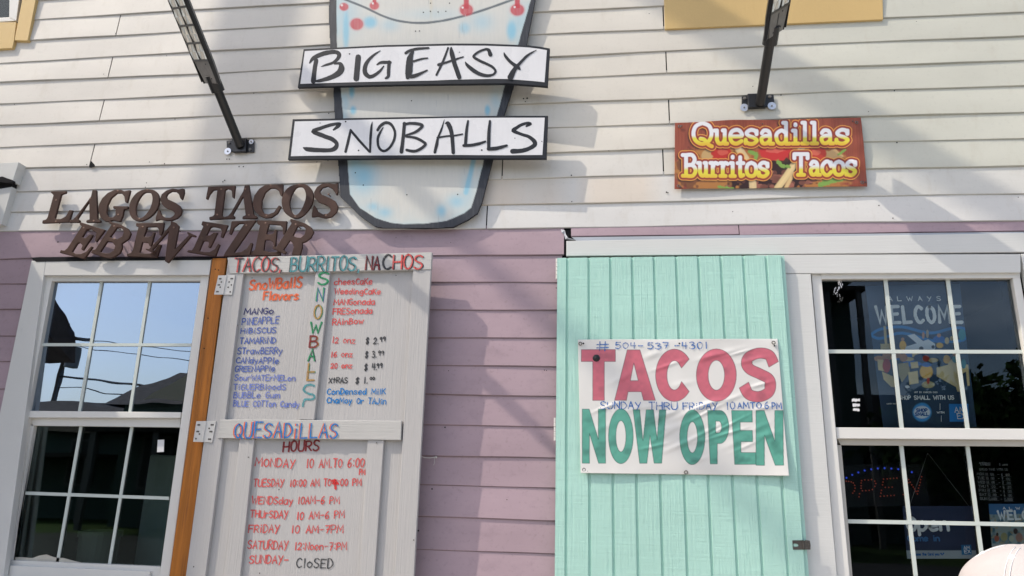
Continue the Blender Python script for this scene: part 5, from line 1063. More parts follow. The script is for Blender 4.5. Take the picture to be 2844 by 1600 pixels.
# ================================================================== BEHIND THE GLASS
c4 = (2180, 1180, .28983); Q4 = lambda x, y: (2180+x*.28983, 1180+y*.28983); c8 = (2180, 600, .42784); Q8 = lambda x, y: (2180+x*.42784, 600+y*.42784)
PP = WALL(-.075)
po = thing('window_poster', 'dark navy poster reading ALWAYS WELCOME hung behind the upper right panes', 'poster', PP.at(2600, 1180))
def poster_fn(px, py, u, v):
    X = (px-c8[0])/c8[2]; Y = (py-c8[1])/c8[2]; C = np.ones(X.shape+(3,))*np.array((.045, .085, .15))
    C = blend(C, .5*np.clip((v-.7)*3, 0, 1), (.012, .018, .03))
    loop = [(560+p[0], 700+p[1]) for p in catmull([(0,70),(60,35),(200,20),(380,60),(520,30),(600,30),(620,70),(580,110),(400,110),(200,60),(60,95),(0,75)], 5)]
    C = blend(C, soft(seg_dist(X, Y, loop)-9, 5), (.04, .26, .62))
    def e(cx, cy, rx, ry, col): nonlocal C; C = blend(C, np.clip((1-np.hypot((X-cx)/rx, (Y-cy)/ry))*6, 0, 1), col)
    def poly(P, col): nonlocal C; C = blend(C, soft(sdf(X, Y, [P]), 3), col)
    TAN, YEL, RD, BL_, SK, WT = (.82, .66, .34), (.95, .55, .08), (.60, .09, .08), (.06, .20, .58), (.62, .34, .2), (.85, .9, .95)
    poly([(640,715),(655,715),(668,860),(650,860)], TAN); poly([(620,830),(680,830),(685,865),(622,865)], TAN)
    for k in range(14):
        g = np.random.default_rng(700+k); e(g.uniform(600, 1140), g.uniform(900, 960), g.uniform(20, 50), g.uniform(14, 30), [BL_, TAN, SK, (.05, .09, .2)][k % 4])
    poly([(780,850),(860,825),(930,800),(975,830),(975,865),(780,868)], WT); poly([(795,775),(840,765),(900,815),(860,830)], WT); e(885, 862, 16, 16, (.03, .03, .04)); e(962, 850, 12, 12, (.03, .03, .04))
    e(898, 775, 9, 25, SK); e(925, 765, 10, 30, (.5, .42, .3)); e(1000, 800, 42, 25, BL_); e(1005, 840, 25, 20, YEL); e(1000, 775, 14, 14, SK); e(1052, 810, 16, 24, TAN); e(1082, 795, 12, 16, TAN); e(765, 840, 24, 34, YEL); e(765, 800, 12, 12, SK)
    poly([(600,930),(640,935),(650,1010),(606,1000)], TAN); e(660, 970, 28, 50, RD); e(663, 915, 16, 16, SK); poly([(630,1010),(700,1040),(720,1110),(690,1110),(640,1060)], TAN); poly([(735,960),(800,950),(812,1010),(760,1080),(738,1030)], (.42, .36, .2)); e(770, 920, 28, 28, SK)
    poly([(815,950),(862,945),(868,985),(820,990)], TAN); poly([(800,1015),(862,1005),(868,1085),(808,1095)], TAN); e(795, 1108, 16, 10, WT); e(930, 1095, 46, 24, (.55, .48, .26)); e(918, 1010, 46, 50, YEL); e(920, 965, 36, 16, BL_); e(915, 925, 24, 22, RD); e(930, 1070, 10, 24, RD)
    poly([(985,985),(1080,960),(1190,965),(1200,1100),(1185,1105),(1175,1010),(1125,1040),(1135,1140),(1120,1140),(1110,1110),(985,1040)], TAN); e(1050, 930, 24, 30, YEL); e(1110, 930, 28, 26, (.05, .3, .36)); e(1100, 900, 12, 12, SK); e(1160, 960, 18, 34, (.05, .3, .36)); e(1150, 770, 26, 40, (.06, .34, .40))
    e(890, 1274, 66, 66, (.08, .38, .80)); e(890, 1274, 57, 44, (.85, .9, .95)); poly([(1065,1220),(1190,1220),(1195,1335),(1070,1335)], (.04, .28, .72))
    return C
pq = [PP.at(*Q8(*p)) for p in ((520,455),(1135,440),(1245,1372),(640,1385))]
print_panel('sheet', pq, WN, 250, 330, poster_fn, M['paper'], po, .0008)
mats_w = ink('print_white', (250,252,252), 1.0); mats_b = ink('print_blue', (30,95,170), 1.0); ink('print_grey', (120,120,118), .8)
wp = Writer(Pl(PP.o+PP.n*.001, WN))
def pt(wr_, fn, s, t, x0, y0, x1, y1, h, key, w_, off=.0008, gap=.28): a = fn(x0, y0); b_ = fn(x1, y1); wr_.text(t, a[0], a[1], b_[0], b_[1], h*s, key, w_, off, 0, gap=gap)
pt(wp, Q8, c8[2], 'ALWAYS', 672, 551, 1012, 549, 27, 'print_white', 2.4, gap=1.2)
pt(wp, Q8, c8[2], 'WELCOME', 600, 692, 1150, 690, 104, 'print_white', 9.5, gap=.5)
pt(wp, Q8, c8[2], 'ART BY MARCOS CHIN', 840, 1149, 990, 1149, 10, 'print_white', .9); pt(wp, Q8, c8[2], 'SHOP SMALL WITH US', 742, 1191, 1098, 1190, 24, 'print_white', 2.5)
pt(wp, Q8, c8[2], 'LEARN HOW', 662, 1222, 722, 1222, 7, 'print_white', .8); pt(wp, Q8, c8[2], 'WITH', 988, 1281, 1034, 1281, 11, 'print_white', 1.3)
pt(wp, Q8, c8[2], 'SHOP', 855, 1270, 926, 1270, 19, 'print_blue', 2.2, .0012); pt(wp, Q8, c8[2], 'SMALL', 848, 1296, 934, 1296, 19, 'print_blue', 2.2, .0012)
pt(wp, Q8, c8[2], 'AM', 1104, 1275, 1172, 1275, 34, 'print_white', 2.6, .0012); pt(wp, Q8, c8[2], 'EX', 1122, 1316, 1176, 1316, 34, 'print_white', 2.6, .0012)
for (x0, y0, x1, y1) in ((1007,1218,1007,1258),(1015,1296,1015,1334)): wp.strokes([[Q8(x0, y0), Q8(x1, y1)]], 'print_white', 1.2, .0008)
for key, mb in wp.mbs.items(): mk('lettering', mb, INK[key[0]], po, recalc_n=False)
# hanging open sign with a card strip
OP = WALL(-.22)
op = thing('hanging_sign', 'navy hanging sign reading Open Come in above a pale strip, behind the lower right panes', 'sign', OP.at(2600, 1550))
def open_fn(px, py, u, v):
    C = np.ones(px.shape+(3,))*np.array((.035, .045, .095)); C = blend(C, soft(.845-v, .01), (.36, .40, .44)); X = (px-c4[0])/c4[2]; Y = (py-c4[1])/c4[2]
    return blend(C, soft(sdf(X, Y, [[(1688,1152),(1783,1148),(1790,1244),(1695,1246)]]), 4), (.03, .16, .36))
oq = [OP.at(*Q4(*p)) for p in ((1125,778),(1800,778),(1838,1283),(1172,1283))]; print_panel('sheet', oq, WN, 150, 110, open_fn, M['paper'], op, .002)
wo = Writer(OP); pt(wo, Q4, c4[2], 'Open', 1180, 1012, 1575, 1010, 125, 'print_white', 9, .001, .25); ink('print_sky', (70,120,175), 1.0); pt(wo, Q4, c4[2], 'Come in', 1180, 1113, 1485, 1112, 52, 'print_sky', 4, .001, .2); pt(wo, Q4, c4[2], 'welcome the Card you', 1205, 1252, 1480, 1250, 24, 'print_blue', 1.8, .001, .2)
pt(wo, Q4, c4[2], 'AM', 1715, 1192, 1772, 1190, 30, 'print_white', 1.5, .001); pt(wo, Q4, c4[2], 'EX', 1722, 1230, 1778, 1228, 30, 'print_white', 1.5, .001)
wo.strokes([[Q4(1495, 1232)+(4,), Q4(1508, 1250)+(1,)], [Q4(1520, 1230)+(4,), Q4(1508, 1250)+(1,)]], 'print_blue', 3, .001)
for key, mb in wo.mbs.items(): mk('lettering', mb, INK[key[0]], op, recalc_n=False)
b = MB(); b.tube([OP.at(*Q4(1195,775)), OP.at(*Q4(1368,270))], .0012, 5); b.tube([OP.at(*Q4(1760,775)), OP.at(*Q4(1368,270))], .0012, 5); mk('cord', b, M['grey_metal'], op)
# opening hours lettering stuck on the inside of the lower glass
HPn = WALL(-.0600); hd_ = thing('hours_decal', 'white opening hours lettering on the lower right pane beside the muntin', 'window lettering', HPn.at(*Q4(2010, 730))); wh_ = Writer(HPn)
for t, x0, x1, y, h in (('AMERICAN', 1862, 1968, 372, 14), ('EXPRESS', 1875, 1968, 389, 14), ('Square', 2055, 2135, 390, 20), ('SPEND TIME WITH US', 1865, 2135, 438, 20)): pt(wh_, Q4, c4[2], t, x0, y, x1, y, h, 'print_grey', 1.1, 0)
for i, (dname, a, c) in enumerate((('MON', '10 :00', '6 :00'), ('TUE', '10 :00', '7 :00'), ('WED', '10 :00', '7 :00'), ('THU', '9 :00', '6 :30'), ('FRI', '10 :00', '6 :30'), ('SAT', '12 :00', '6 :00'), ('SUN', 'CLOSED', 'CLOSED'))):
    y = 481+i*39.5; x = 1842+i*5; pt(wh_, Q4, c4[2], dname, x, y, x+66, y+1, 23, 'print_grey', 1.6, 0); pt(wh_, Q4, c4[2], a, x+80, y, x+160, y+2, 21, 'print_grey', 1.4, 0); pt(wh_, Q4, c4[2], '-', x+196, y+4, x+214, y+4, 20, 'print_grey', 1.4, 0); pt(wh_, Q4, c4[2], c, x+232, y+6, x+312, y+8, 21, 'print_grey', 1.4, 0)
    wh_.strokes([[Q4(x+78, y+8), Q4(x+185, y+10)], [Q4(x+228, y+14), Q4(x+330, y+16)]], 'print_grey', .7, 0)
for key, mb in wh_.mbs.items(): mk('lettering', mb, INK[key[0]], hd_, recalc_n=False)
# small poster on the inside, right
P2 = WALL(-.12); p2 = thing('window_poster', 'small blue and white poster at the lower right pane behind the white cap', 'poster', P2.at(*Q4(2230, 1400)))
def post2_fn(px, py, u, v):
    X = (px-c4[0])/c4[2]; Y = (py-c4[1])/c4[2]; C = np.ones(X.shape+(3,))*np.array((.06, .17, .36)); n1 = vnoise(X, Y, 40, 61); n2 = vnoise(X, Y, 18, 62)
    a = soft(845+30*n1-Y, 6); C = blend(C, a, (.34, .42, .42)); C = blend(C, a*np.clip((n1-.55)*4, 0, .9), (.05, .14, .2)); C = blend(C, a*np.clip((n2-.68)*5, 0, .8), (.42, .34, .2))
    for (cx, cy, r, col) in ((2030,1090,26,(.4,.12,.07)),(2035,1050,14,(.06,.04,.03)),(2100,1075,36,(.36,.34,.16)),(2210,1020,24,(.05,.03,.03)),(2245,1080,38,(.36,.2,.16)),(2170,1090,26,(.45,.47,.36))): C = blend(C, np.clip((1-np.hypot((X-cx)/r, (Y-cy)/(r*1.3)))*5, 0, 1), col)
    return blend(C, soft(1140-Y, 5), (.42, .45, .46))
q2 = [P2.at(*Q4(*p)) for p in ((1952,757),(2560,757),(2620,1500),(2010,1500))]; print_panel('sheet', q2, WN, 150, 170, post2_fn, M['paper'], p2, .0008)
w2_ = Writer(Pl(P2.o+P2.n*.001, WN)); pt(w2_, Q4, c4[2], 'ALWAYS', 2090, 810, 2440, 810, 22, 'print_white', 1.6, .0008, 1.2); pt(w2_, Q4, c4[2], 'WELCOME', 2050, 905, 2560, 905, 80, 'print_white', 6, .0008, .5)
for key, mb in w2_.mbs.items(): mk('lettering', mb, INK[key[0]], p2, recalc_n=False)
# light-dot open sign
LP = WALL(-.30); le = thing('light_sign', 'dark light board spelling OPEN in red dots under a blue dot arc, lower right window', 'sign', LP.at(*Q4(900, 780)))
b = MB(); b.slab([LP.at(*Q4(*p), -.004) for p in ((470,380),(1330,380),(1390,770),(500,790))], WN, .012); mk('board', b, M['dark'], le)
b = MB()
for p in ((540,545),(590,508),(645,480),(703,456),(764,438),(827,426),(890,418),(955,415),(1020,419),(1086,425),(1216,453)): b.sphere(LP.at(*Q4(*p)), .0042, .0042, .0042, 8, 6)
mk('blue_lights', b, emit('blue_led', (.04, .10, 1.0), .35), le)
b = MB()
RDOT = [(545,600),(550,575),(565,552),(588,540),(610,543),(635,547),(655,557),(668,580),(672,607),(665,635),(650,655),(735,535),(765,528),(800,530),(830,525),(860,540),(870,562),(862,590),(838,620),(808,628),(775,630),(742,632),(730,558),(730,584),(730,608),(715,660),(710,690),(945,520),(980,518),(1010,515),(1042,513),(1073,510),(940,548),(935,575),(962,600),(995,600),(1028,597),(925,628),(920,655),(915,685),(950,683),(982,680),(1015,678),(1047,676),(1185,525),(1200,550),(1215,575),(1230,596),(1242,615),(1255,637),(1270,662),(1310,497),(1300,525),(1296,552),(1288,580),(1280,607),(1275,635),(1180,555),(1150,640),(1135,668)]
for p in RDOT: b.sphere(LP.at(*Q4(*p)), .003, .003, .003, 6, 5)
mk('red_lights', b, emit('red_led', (1.0, .16, .08), .07), le)
# things inside the left room
Ql = lambda x, y: (x*.6209, 700+y*.6209)
b = MB(); a = W(*Ql(668, 905), -.7); c = W(*Ql(800, 905), -.7); b.box((a[0], .7, .6), (a[0]+.62, 1.3, a[2])); b2 = MB()
fz = thing('upright_fridge', 'pale grey upright fridge behind the lower left panes', 'fridge', (a[0]+.3, 1.0, .6)); mk('cabinet', b, M['fridge'], fz, bevel=.015)
b2.box((a[0]+.28, .675, a[2]-.62), (a[0]+.3, .7, a[2]-.1)); mk('handle', b2, M['vinyl'], fz, bevel=.004)
c = W(*Ql(445, 1290), -.45); b = MB(); b.tube([(c[0], .45, c[2]-.3), (c[0], .45, c[2]+.02)], [.085, .1], 24); b.tube([(c[0], .45, c[2]+.02), (c[0], .45, c[2]+.05)], [.108, .108], 24)
tagp(rehome(mk('bucket', b, mat('translucent_tub', (.34, .34, .28), .5, .3, .1))), 'pale lidded plastic tub behind the lower middle left panes', 'bucket')

# ================================================================== PERSON IN A PALE CAP
_d = RT*((2868-CX)/FPX) - UP*((1672-CY)/FPX) + FW
CAPC = CAM+_d*1.16
pz = CAPC[2]+.087; HH = pz-.03
pe = thing('person', 'person in a pale pink cotton cap standing before the right window, only the crown showing', 'person', (CAPC[0], CAPC[1]-.01, .03))
def skin_mesh(name, pts, edges, material, parent, sub=2):
    me = bpy.data.meshes.new(name); O = np.array([CAPC[0], CAPC[1]-.012, .03])
    me.from_pydata([tuple(O+np.array(p[:3])*np.array([1, 1, HH])) for p in pts], edges, []); o = bpy.data.objects.new(name, me); COL.objects.link(o)
    m = o.modifiers.new('skin', 'SKIN'); m.use_smooth_shade = True
    for i, p in enumerate(pts): sv = me.skin_vertices[0].data[i]; sv.radius = (p[3], p[4] if len(p) > 4 else p[3]); sv.use_root = i == 0
    s_ = o.modifiers.new('sub', 'SUBSURF'); s_.levels = sub; s_.render_levels = sub
    dg = bpy.context.evaluated_depsgraph_get(); dg.update(); m2 = bpy.data.meshes.new_from_object(o.evaluated_get(dg)); bpy.data.objects.remove(o); m2.name = name
    m2.materials.clear(); m2.materials.append(material); m2.shade_smooth()
    o = bpy.data.objects.new(name, m2); COL.objects.link(o); o.parent = parent; o.location = -WLOC[parent.name]; return o
bp_ = [(0,0,.53,.14,.10),(0,0,.62,.125,.09),(0,0,.72,.15,.10),(0,-.01,.79,.13,.09),(0,0,.845,.055),(0,.012,.885,.062,.07),(0,.018,.925,.074,.088),(0,.008,.962,.07,.085)]
be = [(i, i+1) for i in range(7)]
for sg in (-1, 1):
    k = len(bp_); bp_ += [(sg*.15,-.01,.80,.062),(sg*.205,-.02,.63,.045),(sg*.215,.05,.495,.032),(sg*.215,.075,.455,.034,.022)]; be += [(3,k),(k,k+1),(k+1,k+2),(k+2,k+3)]
    for j, (dx, L) in enumerate(((-.03, .058), (-.01, .066), (.01, .062), (.028, .05))):
        q = len(bp_); bp_ += [(sg*.215+dx*.8, .093, .437, .0095), (sg*.215+dx, .108, .437-L*.32, .0088), (sg*.215+dx, .104, .437-L*.62, .0078)]; be += [(k+3,q),(q,q+1),(q+1,q+2)]
    q = len(bp_); bp_ += [(sg*.18,.085,.462,.0105),(sg*.172,.105,.44,.009)]; be += [(k+3,q),(q,q+1)]
    k = len(bp_); bp_ += [(sg*.085,0,.49,.088),(sg*.09,.015,.28,.06),(sg*.09,-.005,.045,.042),(sg*.095,.11,.022,.036,.03)]; be += [(0,k),(k,k+1),(k+1,k+2),(k+2,k+3)]
k = len(bp_); bp_ += [(0,.105,.905,.012),(.079,.0,.915,.014,.02),(-.079,.0,.915,.014,.02)]; be += [(6,k),(6,k+1),(6,k+2)]
body = skin_mesh('body', bp_, be, M['skin'], pe)
skin_mesh('shirt', [(0,0,.475,.16,.122),(0,0,.62,.142,.108),(0,0,.72,.165,.115),(0,-.01,.80,.142,.1),(0,-.002,.832,.07)]+[(-.15,-.01,.80,.076),(-.19,-.017,.69,.066),(.15,-.01,.80,.076),(.19,-.017,.69,.066)], [(0,1),(1,2),(2,3),(3,4),(3,5),(5,6),(3,7),(7,8)], M['shirt'], pe)
skin_mesh('trousers', [(0,0,.53,.15,.112),(-.085,0,.49,.1),(-.09,.015,.28,.075),(-.09,-.004,.06,.062),(.085,0,.49,.1),(.09,.015,.28,.075),(.09,-.004,.06,.062)], [(0,1),(1,2),(2,3),(0,4),(4,5),(5,6)], M['denim'], pe)
b = MB(); c0 = CAPC+np.array([0, -.015, -.055]); b.sphere(c0, .086, .098, .075, 24, 14); mk('hair', b, M['hair'], pe, smooth=True)
b = MB()
for sx in (-.03, .03): b.sphere((CAPC[0]+sx, CAPC[1]+.083, CAPC[2]-.085), .011, .009, .011, 12, 8)
mk('eyes', b, M['signwhite'], pe, smooth=True)
# the cap: six gores with seams, eyelets, a top button, a brim towards the wall
b = MB(); nu, nv = 72, 26; vs = []; fs = []
for j in range(nv+1):
    th = (math.pi*.5+.28)*j/nv
    for i in range(nu):
        ph = 2*math.pi*i/nu; seam = abs(((ph+.84)*6/(2*math.pi)) % 1-.5)*2
        gore = 1+.010*(1-seam**8)-.014*max(0, seam-.94)/.06
        rx, ry, rz = .1015, .114, .087
        fl = 1-.05*max(0, math.sin(ph))*math.sin(th)
        y_ = ry*math.sin(th)*math.sin(ph)*gore*fl; x_ = rx*math.sin(th)*math.cos(ph)*gore
        z_ = rz*(math.cos(th) if th < math.pi/2 else (math.pi/2-th)*.95)
        z_ *= (1+.05*math.sin(ph)*math.sin(th)) if z_ > 0 else 1
        z_ += .0022*math.sin(ph*3+th*5)*math.sin(th)
        if math.sin(ph) < -.86 and z_ < -.004: y_ *= .985
        vs.append((CAPC[0]+x_, CAPC[1]+y_, CAPC[2]+z_))
for j in range(nv):
    for i in range(nu): fs.append((j*nu+i, (j+1)*nu+i, (j+1)*nu+(i+1) % nu, j*nu+(i+1) % nu))
b.add(vs, fs); capo = mk('cap', b, M['cap'], pe, smooth=True); m = capo.modifiers.new('thickness', 'SOLIDIFY'); m.thickness = .002; m.offset = -1
b = MB(); b.dome(CAPC+np.array([0, 0, .0855]), (0, 0, 1), .007, .0028, 14); mk('button', b, M['cap'], capo, smooth=True)
b = MB()
def capn(ph, th):
    p = np.array([.1015*math.sin(th)*math.cos(ph), .114*math.sin(th)*math.sin(ph), .087*math.cos(th)]); n = p/np.array([.1015, .114, .087])**2; n /= np.linalg.norm(n); return CAPC+p*1.004, n
for g in range(6):
    p, n = capn(math.radians(-138+g*60), .62)
    a = np.cross(n, [0, 0, 1.]); a /= np.linalg.norm(a); c_ = np.cross(n, a); N_ = 18; vs = []
    for i in range(N_):
        t = 2*math.pi*i/N_; d = a*math.cos(t)+c_*math.sin(t)
        for (rr, hh) in ((.0052, -.001), (.0042, .0012), (.0026, .0012), (.0018, -.001)): vs.append(p+d*rr+n*hh)
    b.add(vs, [(4*i+q, 4*((i+1) % N_)+q, 4*((i+1) % N_)+q+1, 4*i+q+1) for i in range(N_) for q in range(3)])
mk('eyelets', b, M['thread'], capo, smooth=True)
b = MB()
for g in range(6):
    for off in (-.035, .035):
        ph = 2*math.pi*(g+.5)/6-.84; pts = []
        for i in range(3, 19): p, n = capn(ph+off/max(.25, math.sin(.09*i)), .09*i); pts.append(CAPC+(p-CAPC)*.999)
        b.tube(pts, .0006, 5)
mk('seam_stitching', b, M['thread'], capo, smooth=True)
b = MB(); vs = []; fs = []; N_ = 20
for i in range(N_+1):
    ph = math.radians(20+140*i/N_)
    for r in (0, 1):
        f = 1+.62*r*math.sin((ph-math.radians(20))/(math.radians(140))*math.pi); vs.append((CAPC[0]+.0995*math.cos(ph)*(1+.1*r), CAPC[1]+.108*math.sin(ph)*f, CAPC[2]-.024-.012*r-.012*math.cos(ph)**2))
for i in range(N_): fs.append((2*i, 2*i+1, 2*i+3, 2*i+2))
b.add(vs, fs); br_ = mk('brim', b, M['cap'], capo, smooth=True); m = br_.modifiers.new('thickness', 'SOLIDIFY'); m.thickness = .003

# ================================================================== THE STREET BEHIND THE CAMERA (seen in the panes, shading the wall)
SV = np.array([2.1, 1.0, -2.7])
pw = W(712, 60); pt_ = 2.2
po_ = thing('utility_pole', 'tall brown wooden utility pole whose soft shadow falls on the clapboards', 'utility pole', (pw[0]-2.1*pt_, -pt_, 0))
b = MB(); X0 = pw[0]-2.1*pt_; b.tube([(X0, -pt_, 0), (X0, -pt_, 11.5)], [.135, .105], 20); mk('pole', b, M['wood'], po_, smooth=False)
def cable(label, p0, t0, p1, t1, r, e0, e1):  # unseen cables, added to throw the soft slanting shade bands on the wall
    a = W(*p0)-SV*t0; c = W(*p1)-SV*t1; d = c-a; A_ = a-d*e0; C_ = c+d*e1; pts = [A_+(C_-A_)*i/16 for i in range(17)]
    b = MB(); b.tube(pts, r, 10); tagp(rehome(mk('added_shade_cable', b, M['cable'])), label, 'cable', 'added unseen cable bundles shading the wall')
cable('added unseen thick cable bundle whose soft shadow slants across the mauve boards', (1253,640), 2.0, (1640,1010), 3.2, .05, 1.2, 3)
cable('added unseen thick cable bundle whose soft shadow slants past the gold board', (1958,30), 1.3, (2280,235), 1.6, .055, 1.0, 4)
cable('added unseen cable bundle whose shadow runs beside the right lamp', (1890,45), 2.3, (2240,262), 2.7, .045, 1.0, 4)
# leafy crowns and trunks
def tree(x, y, h, label, n=2600, seed=1):
    r = np.random.default_rng(seed); t = thing('street_tree', label, 'tree', (x, y, 0)); b = MB()
    b.tube([(x, y, 0), (x+.1, y, h*.3), (x-.1, y+.1, h*.55)], [.22, .17, .09], 10)
    tips = []
    for k in range(7):
        g = 2*math.pi*k/7; e = (x+math.cos(g)*h*.26, y+math.sin(g)*h*.26, h*(.55+.12*(k % 3))); b.tube([(x, y, h*(.3+.03*k)), ((x+e[0])/2, (y+e[1])/2, h*.5), e], [.09, .06, .03], 7); tips.append(e)
    tips.append((x, y, h*.8)); mk('trunk', b, M['wood'], t)
    b = MB(); vs = []; fs = []
    for k in range(n):
        c = tips[int(r.integers(len(tips)))]; p = np.array(c)+r.normal(0, 1, 3)*h*np.array((.10, .10, .09)); a = r.normal(0, 1, 3); a /= np.linalg.norm(a); u_ = np.cross(a, r.normal(0, 1, 3)); u_ /= np.linalg.norm(u_); w_ = np.cross(a, u_); s_ = r.uniform(.10, .24)
        q = len(vs); vs += [p-u_*s_, p+w_*s_*.5, p+u_*s_, p-w_*s_*.5]; fs.append((q, q+1, q+2, q+3))
    b.add(vs, fs); mk('crown', b, M['leaf'], t, recalc_n=False)
tree(8.6, -15.5, 4.3, 'broad leafy street tree mirrored in the right window', seed=3); tree(12.5, -17, 5.4, 'taller leafy street tree mirrored in the right edge of the right window', seed=4); tree(4.0, -18, 3.9, 'small leafy tree across the street behind the photographer', seed=5)
def house(x0, x1, y0, y1, ze, zr, wall, label, gable=None):
    t = thing('street_house', label, 'house', ((x0+x1)/2, y1, 0)); b = MB(); b.box((x0, y0, 0), (x1, y1, ze)); mk('wall', b, wall, t)
    b = MB(); ym = (y0+y1)/2; xm = (x0+x1)/2
    b.add([(x0-.4, y1+.5, ze-.1), (x1+.4, y1+.5, ze-.1), (x1+.4, ym, zr), (x0-.4, ym, zr), (x0-.4, y0-.5, ze-.1), (x1+.4, y0-.5, ze-.1)], [(0, 1, 2, 3), (3, 2, 5, 4), (0, 3, 4), (1, 5, 2)]); mk('roof', b, M['houseroof'], t)
    for k in range(max(2, int((x1-x0)/2.6))):
        cx = x0+1.3+k*2.6
        if cx > x1-.7: break
        b = MB(); b.box((cx-.5, y1+.0, 1.1), (cx+.5, y1+.06, 2.7)); wn = mk('window', b, M['grey_metal'], t); b = MB(); b.box((cx-.4, y1+.061, 1.2), (cx+.4, y1+.075, 2.6)); mk('pane', b, M['black_metal'], wn)
    b = MB(); b.box((x0, y1+.01, ze-1.0), (x1, y1+1.6, ze-.85)); mk('porch_roof', b, M['houseroof'], t)
    for k in range(4): xx = x0+.2+(x1-x0-.4)*k/3; b = MB(); b.box((xx-.08, y1+1.4, 0), (xx+.08, y1+1.55, ze-1.0)); mk('porch_post', b, M['grey_metal'], t)
    if gable: b = MB(); b.add([(xm-2.2, y1+.52, ze), (xm+2.2, y1+.52, ze), (xm, y1+.52, zr-.1)], [(0, 1, 2)]); mk('gable', b, gable, t)
house(-14.6, -8.4, -24, -17.5, 3.7, 5.0, M['housedark'], 'dark green porch house with a tan gable mirrored in the left window', M['housetan'])
house(-24.5, -16.5, -27, -20.5, 3.0, 4.3, M['housedark'], 'low dark house across the street at the left'); house(9, 17, -30, -22, 3.4, 5.2, M['housedark'], 'dark house across the street behind the trees')
pl2 = thing('utility_pole', 'far utility pole carrying a transformer can, mirrored in the left window', 'utility pole', (-23, -25, 0))
b = MB(); b.tube([(-23, -25, 0), (-23, -25, 7.7)], [.13, .10], 12); mk('pole', b, M['wood'], pl2); b = MB(); b.tube([(-22.55, -24.9, 5.9), (-22.55, -24.9, 6.75)], .23, 16); mk('transformer', b, M['grey_metal'], pl2)
b = MB(); b.box((-24.1, -25.06, 7.1), (-21.9, -24.94, 7.22)); mk('crossarm', b, M['wood'], pl2)
for k, (z0, z1, r) in enumerate(((5.5, 4.2, .05), (5.0, 4.3, .02), (6.9, 5.2, .02), (7.25, 5.7, .02))):
    b = MB(); b.tube([(-23+19*t, -25+7*t, z0+(z1-z0)*t-.5*math.sin(math.pi*t)) for t in [i/10 for i in range(11)]], r, 6)
    tagp(rehome(mk('street_wire', b, M['cable'])), ['thick lowest black street wire', 'thin second street wire just under the thickest', 'thin third street wire from the transformer', 'thin topmost street wire from the crossarm'][k]+' mirrored in the left window', 'wire', 'street wires on the far pole')

nh = thing('neighbour_house', 'dark neighbouring house with a steep roof edge and gold frieze mirrored in the left window', 'house', (-9, -2, 0))
b = MB(); b.box((-12, -3.9, 0), (-7.0, -1.0, 3.0)); mk('wall', b, M['black_metal'], nh)
b = MB(); k = [(-1.1, 5.55), (-4.15, 3.13), (-4.22, 2.8), (-3.85, 2.98), (-1.1, 5.15)]; vs = [(-6.0, y, z) for y, z in k]+[(-12, y, z) for y, z in k]
b.add(vs, [tuple(range(5)), tuple(range(5, 10))[::-1]]+[(i, (i+1) % 5, 5+(i+1) % 5, 5+i) for i in range(5)]); mk('roof', b, M['houseroof'], nh)
b = MB(); b.add([(-6.4, -1.1, 3.0), (-6.4, -3.7, 3.0), (-6.4, -1.1, 5.2)], [(0, 1, 2)]); mk('gable', b, M['housedark'], nh)
b = MB(); b.box((-6.39, -3.5, 3.05), (-6.3, -1.4, 3.4)); mk('frieze', b, M['gold'], nh)
house(5.0, 8.2, -27, -21, 8.6, 9.6, M['housedark'], 'tall dark house mirrored in the left column of the right window')

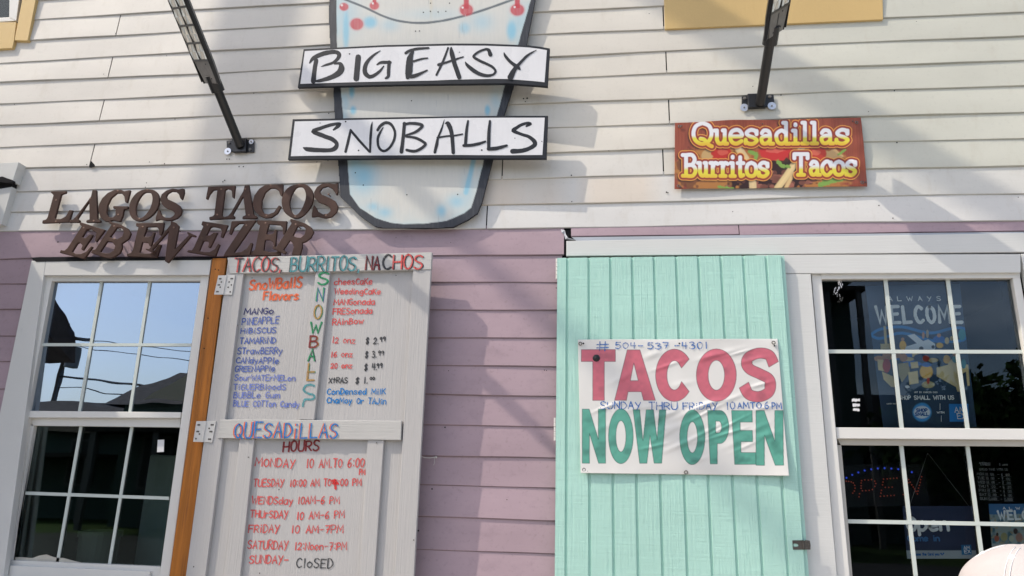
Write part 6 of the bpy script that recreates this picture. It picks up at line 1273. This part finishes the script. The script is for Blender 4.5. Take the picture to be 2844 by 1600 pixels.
# one object for every loose piece that one could count
SPLIT = {'nail_marks': 'nail_head', 'screw': 'screw', 'washer': 'washer', 'bolt': 'bolt', 'grommets': 'grommet', 'frame': 'frame_rail', 'lower_sash': 'sash_rail', 'muntins': 'muntin', 'eyes': 'eye', 'eyelets': 'eyelet', 'red_lights': 'red_light', 'blue_lights': 'blue_light', 'sealing_foam': 'sealing_foam', 'torn_house_wrap': 'torn_house_wrap', 'open_joint': 'open_joint', 'cord': 'cord', 'black_flashing': 'black_flashing', 'window': 'casing_board', 'hasp_staple': 'hasp_staple', 'interior_walls': 'interior_wall', 'bracket': 'bracket', 'lens_frame': 'lens_bar', 'paint_smears': 'paint_smear', 'cover_plate': 'cover_plate'}
def loose(me):
    par = list(range(len(me.vertices)))
    def fd(i):
        while par[i] != i: par[i] = par[par[i]]; i = par[i]
        return i
    for e in me.edges:
        a, b_ = fd(e.vertices[0]), fd(e.vertices[1])
        if a != b_: par[a] = b_
    g = {}
    for i in range(len(par)): g.setdefault(fd(i), []).append(i)
    return list(g.values())
for o in list(S.objects):
    base = o.name.split('.')[0]
    if o.type != 'MESH' or base not in SPLIT: continue
    me = o.data; gs = loose(me)
    if base == 'bolt' or len(gs) < 2:
        if base != 'window' and len(gs) < 2: o.name = SPLIT[base]
        if len(gs) < 2: continue
    where = {}
    for gi, g in enumerate(gs):
        for i in g: where[i] = gi
    co = [v.co.copy() for v in me.vertices]; fs = [[] for _ in gs]
    for pgon in me.polygons: fs[where[pgon.vertices[0]]].append(tuple(pgon.vertices))
    mods = [(m.width, m.angle_limit) for m in o.modifiers if m.type == 'BEVEL']; mt_ = me.materials[0]; keep0 = base == 'window'
    order = sorted(range(len(gs)), key=lambda q: -len(gs[q]))
    for rank, gi in enumerate(order):
        idx = {v: n for n, v in enumerate(gs[gi])}; m2 = bpy.data.meshes.new(SPLIT[base]); m2.from_pydata([co[v] for v in gs[gi]], [], [tuple(idx[v] for v in f) for f in fs[gi]]); m2.update(); m2.materials.append(mt_)
        if me.polygons[0].use_smooth: m2.shade_smooth()
        if rank == 0:
            o.data = m2
            if not keep0: o.name = SPLIT[base]
        else:
            n2 = bpy.data.objects.new(SPLIT[base], m2); COL.objects.link(n2)
            n2.parent = o if keep0 else o.parent; n2.location = (0, 0, 0) if keep0 else o.location
            for wd, al in mods: q = n2.modifiers.new('bevel', 'BEVEL'); q.width = wd; q.segments = 2; q.limit_method = 'ANGLE'; q.angle_limit = al
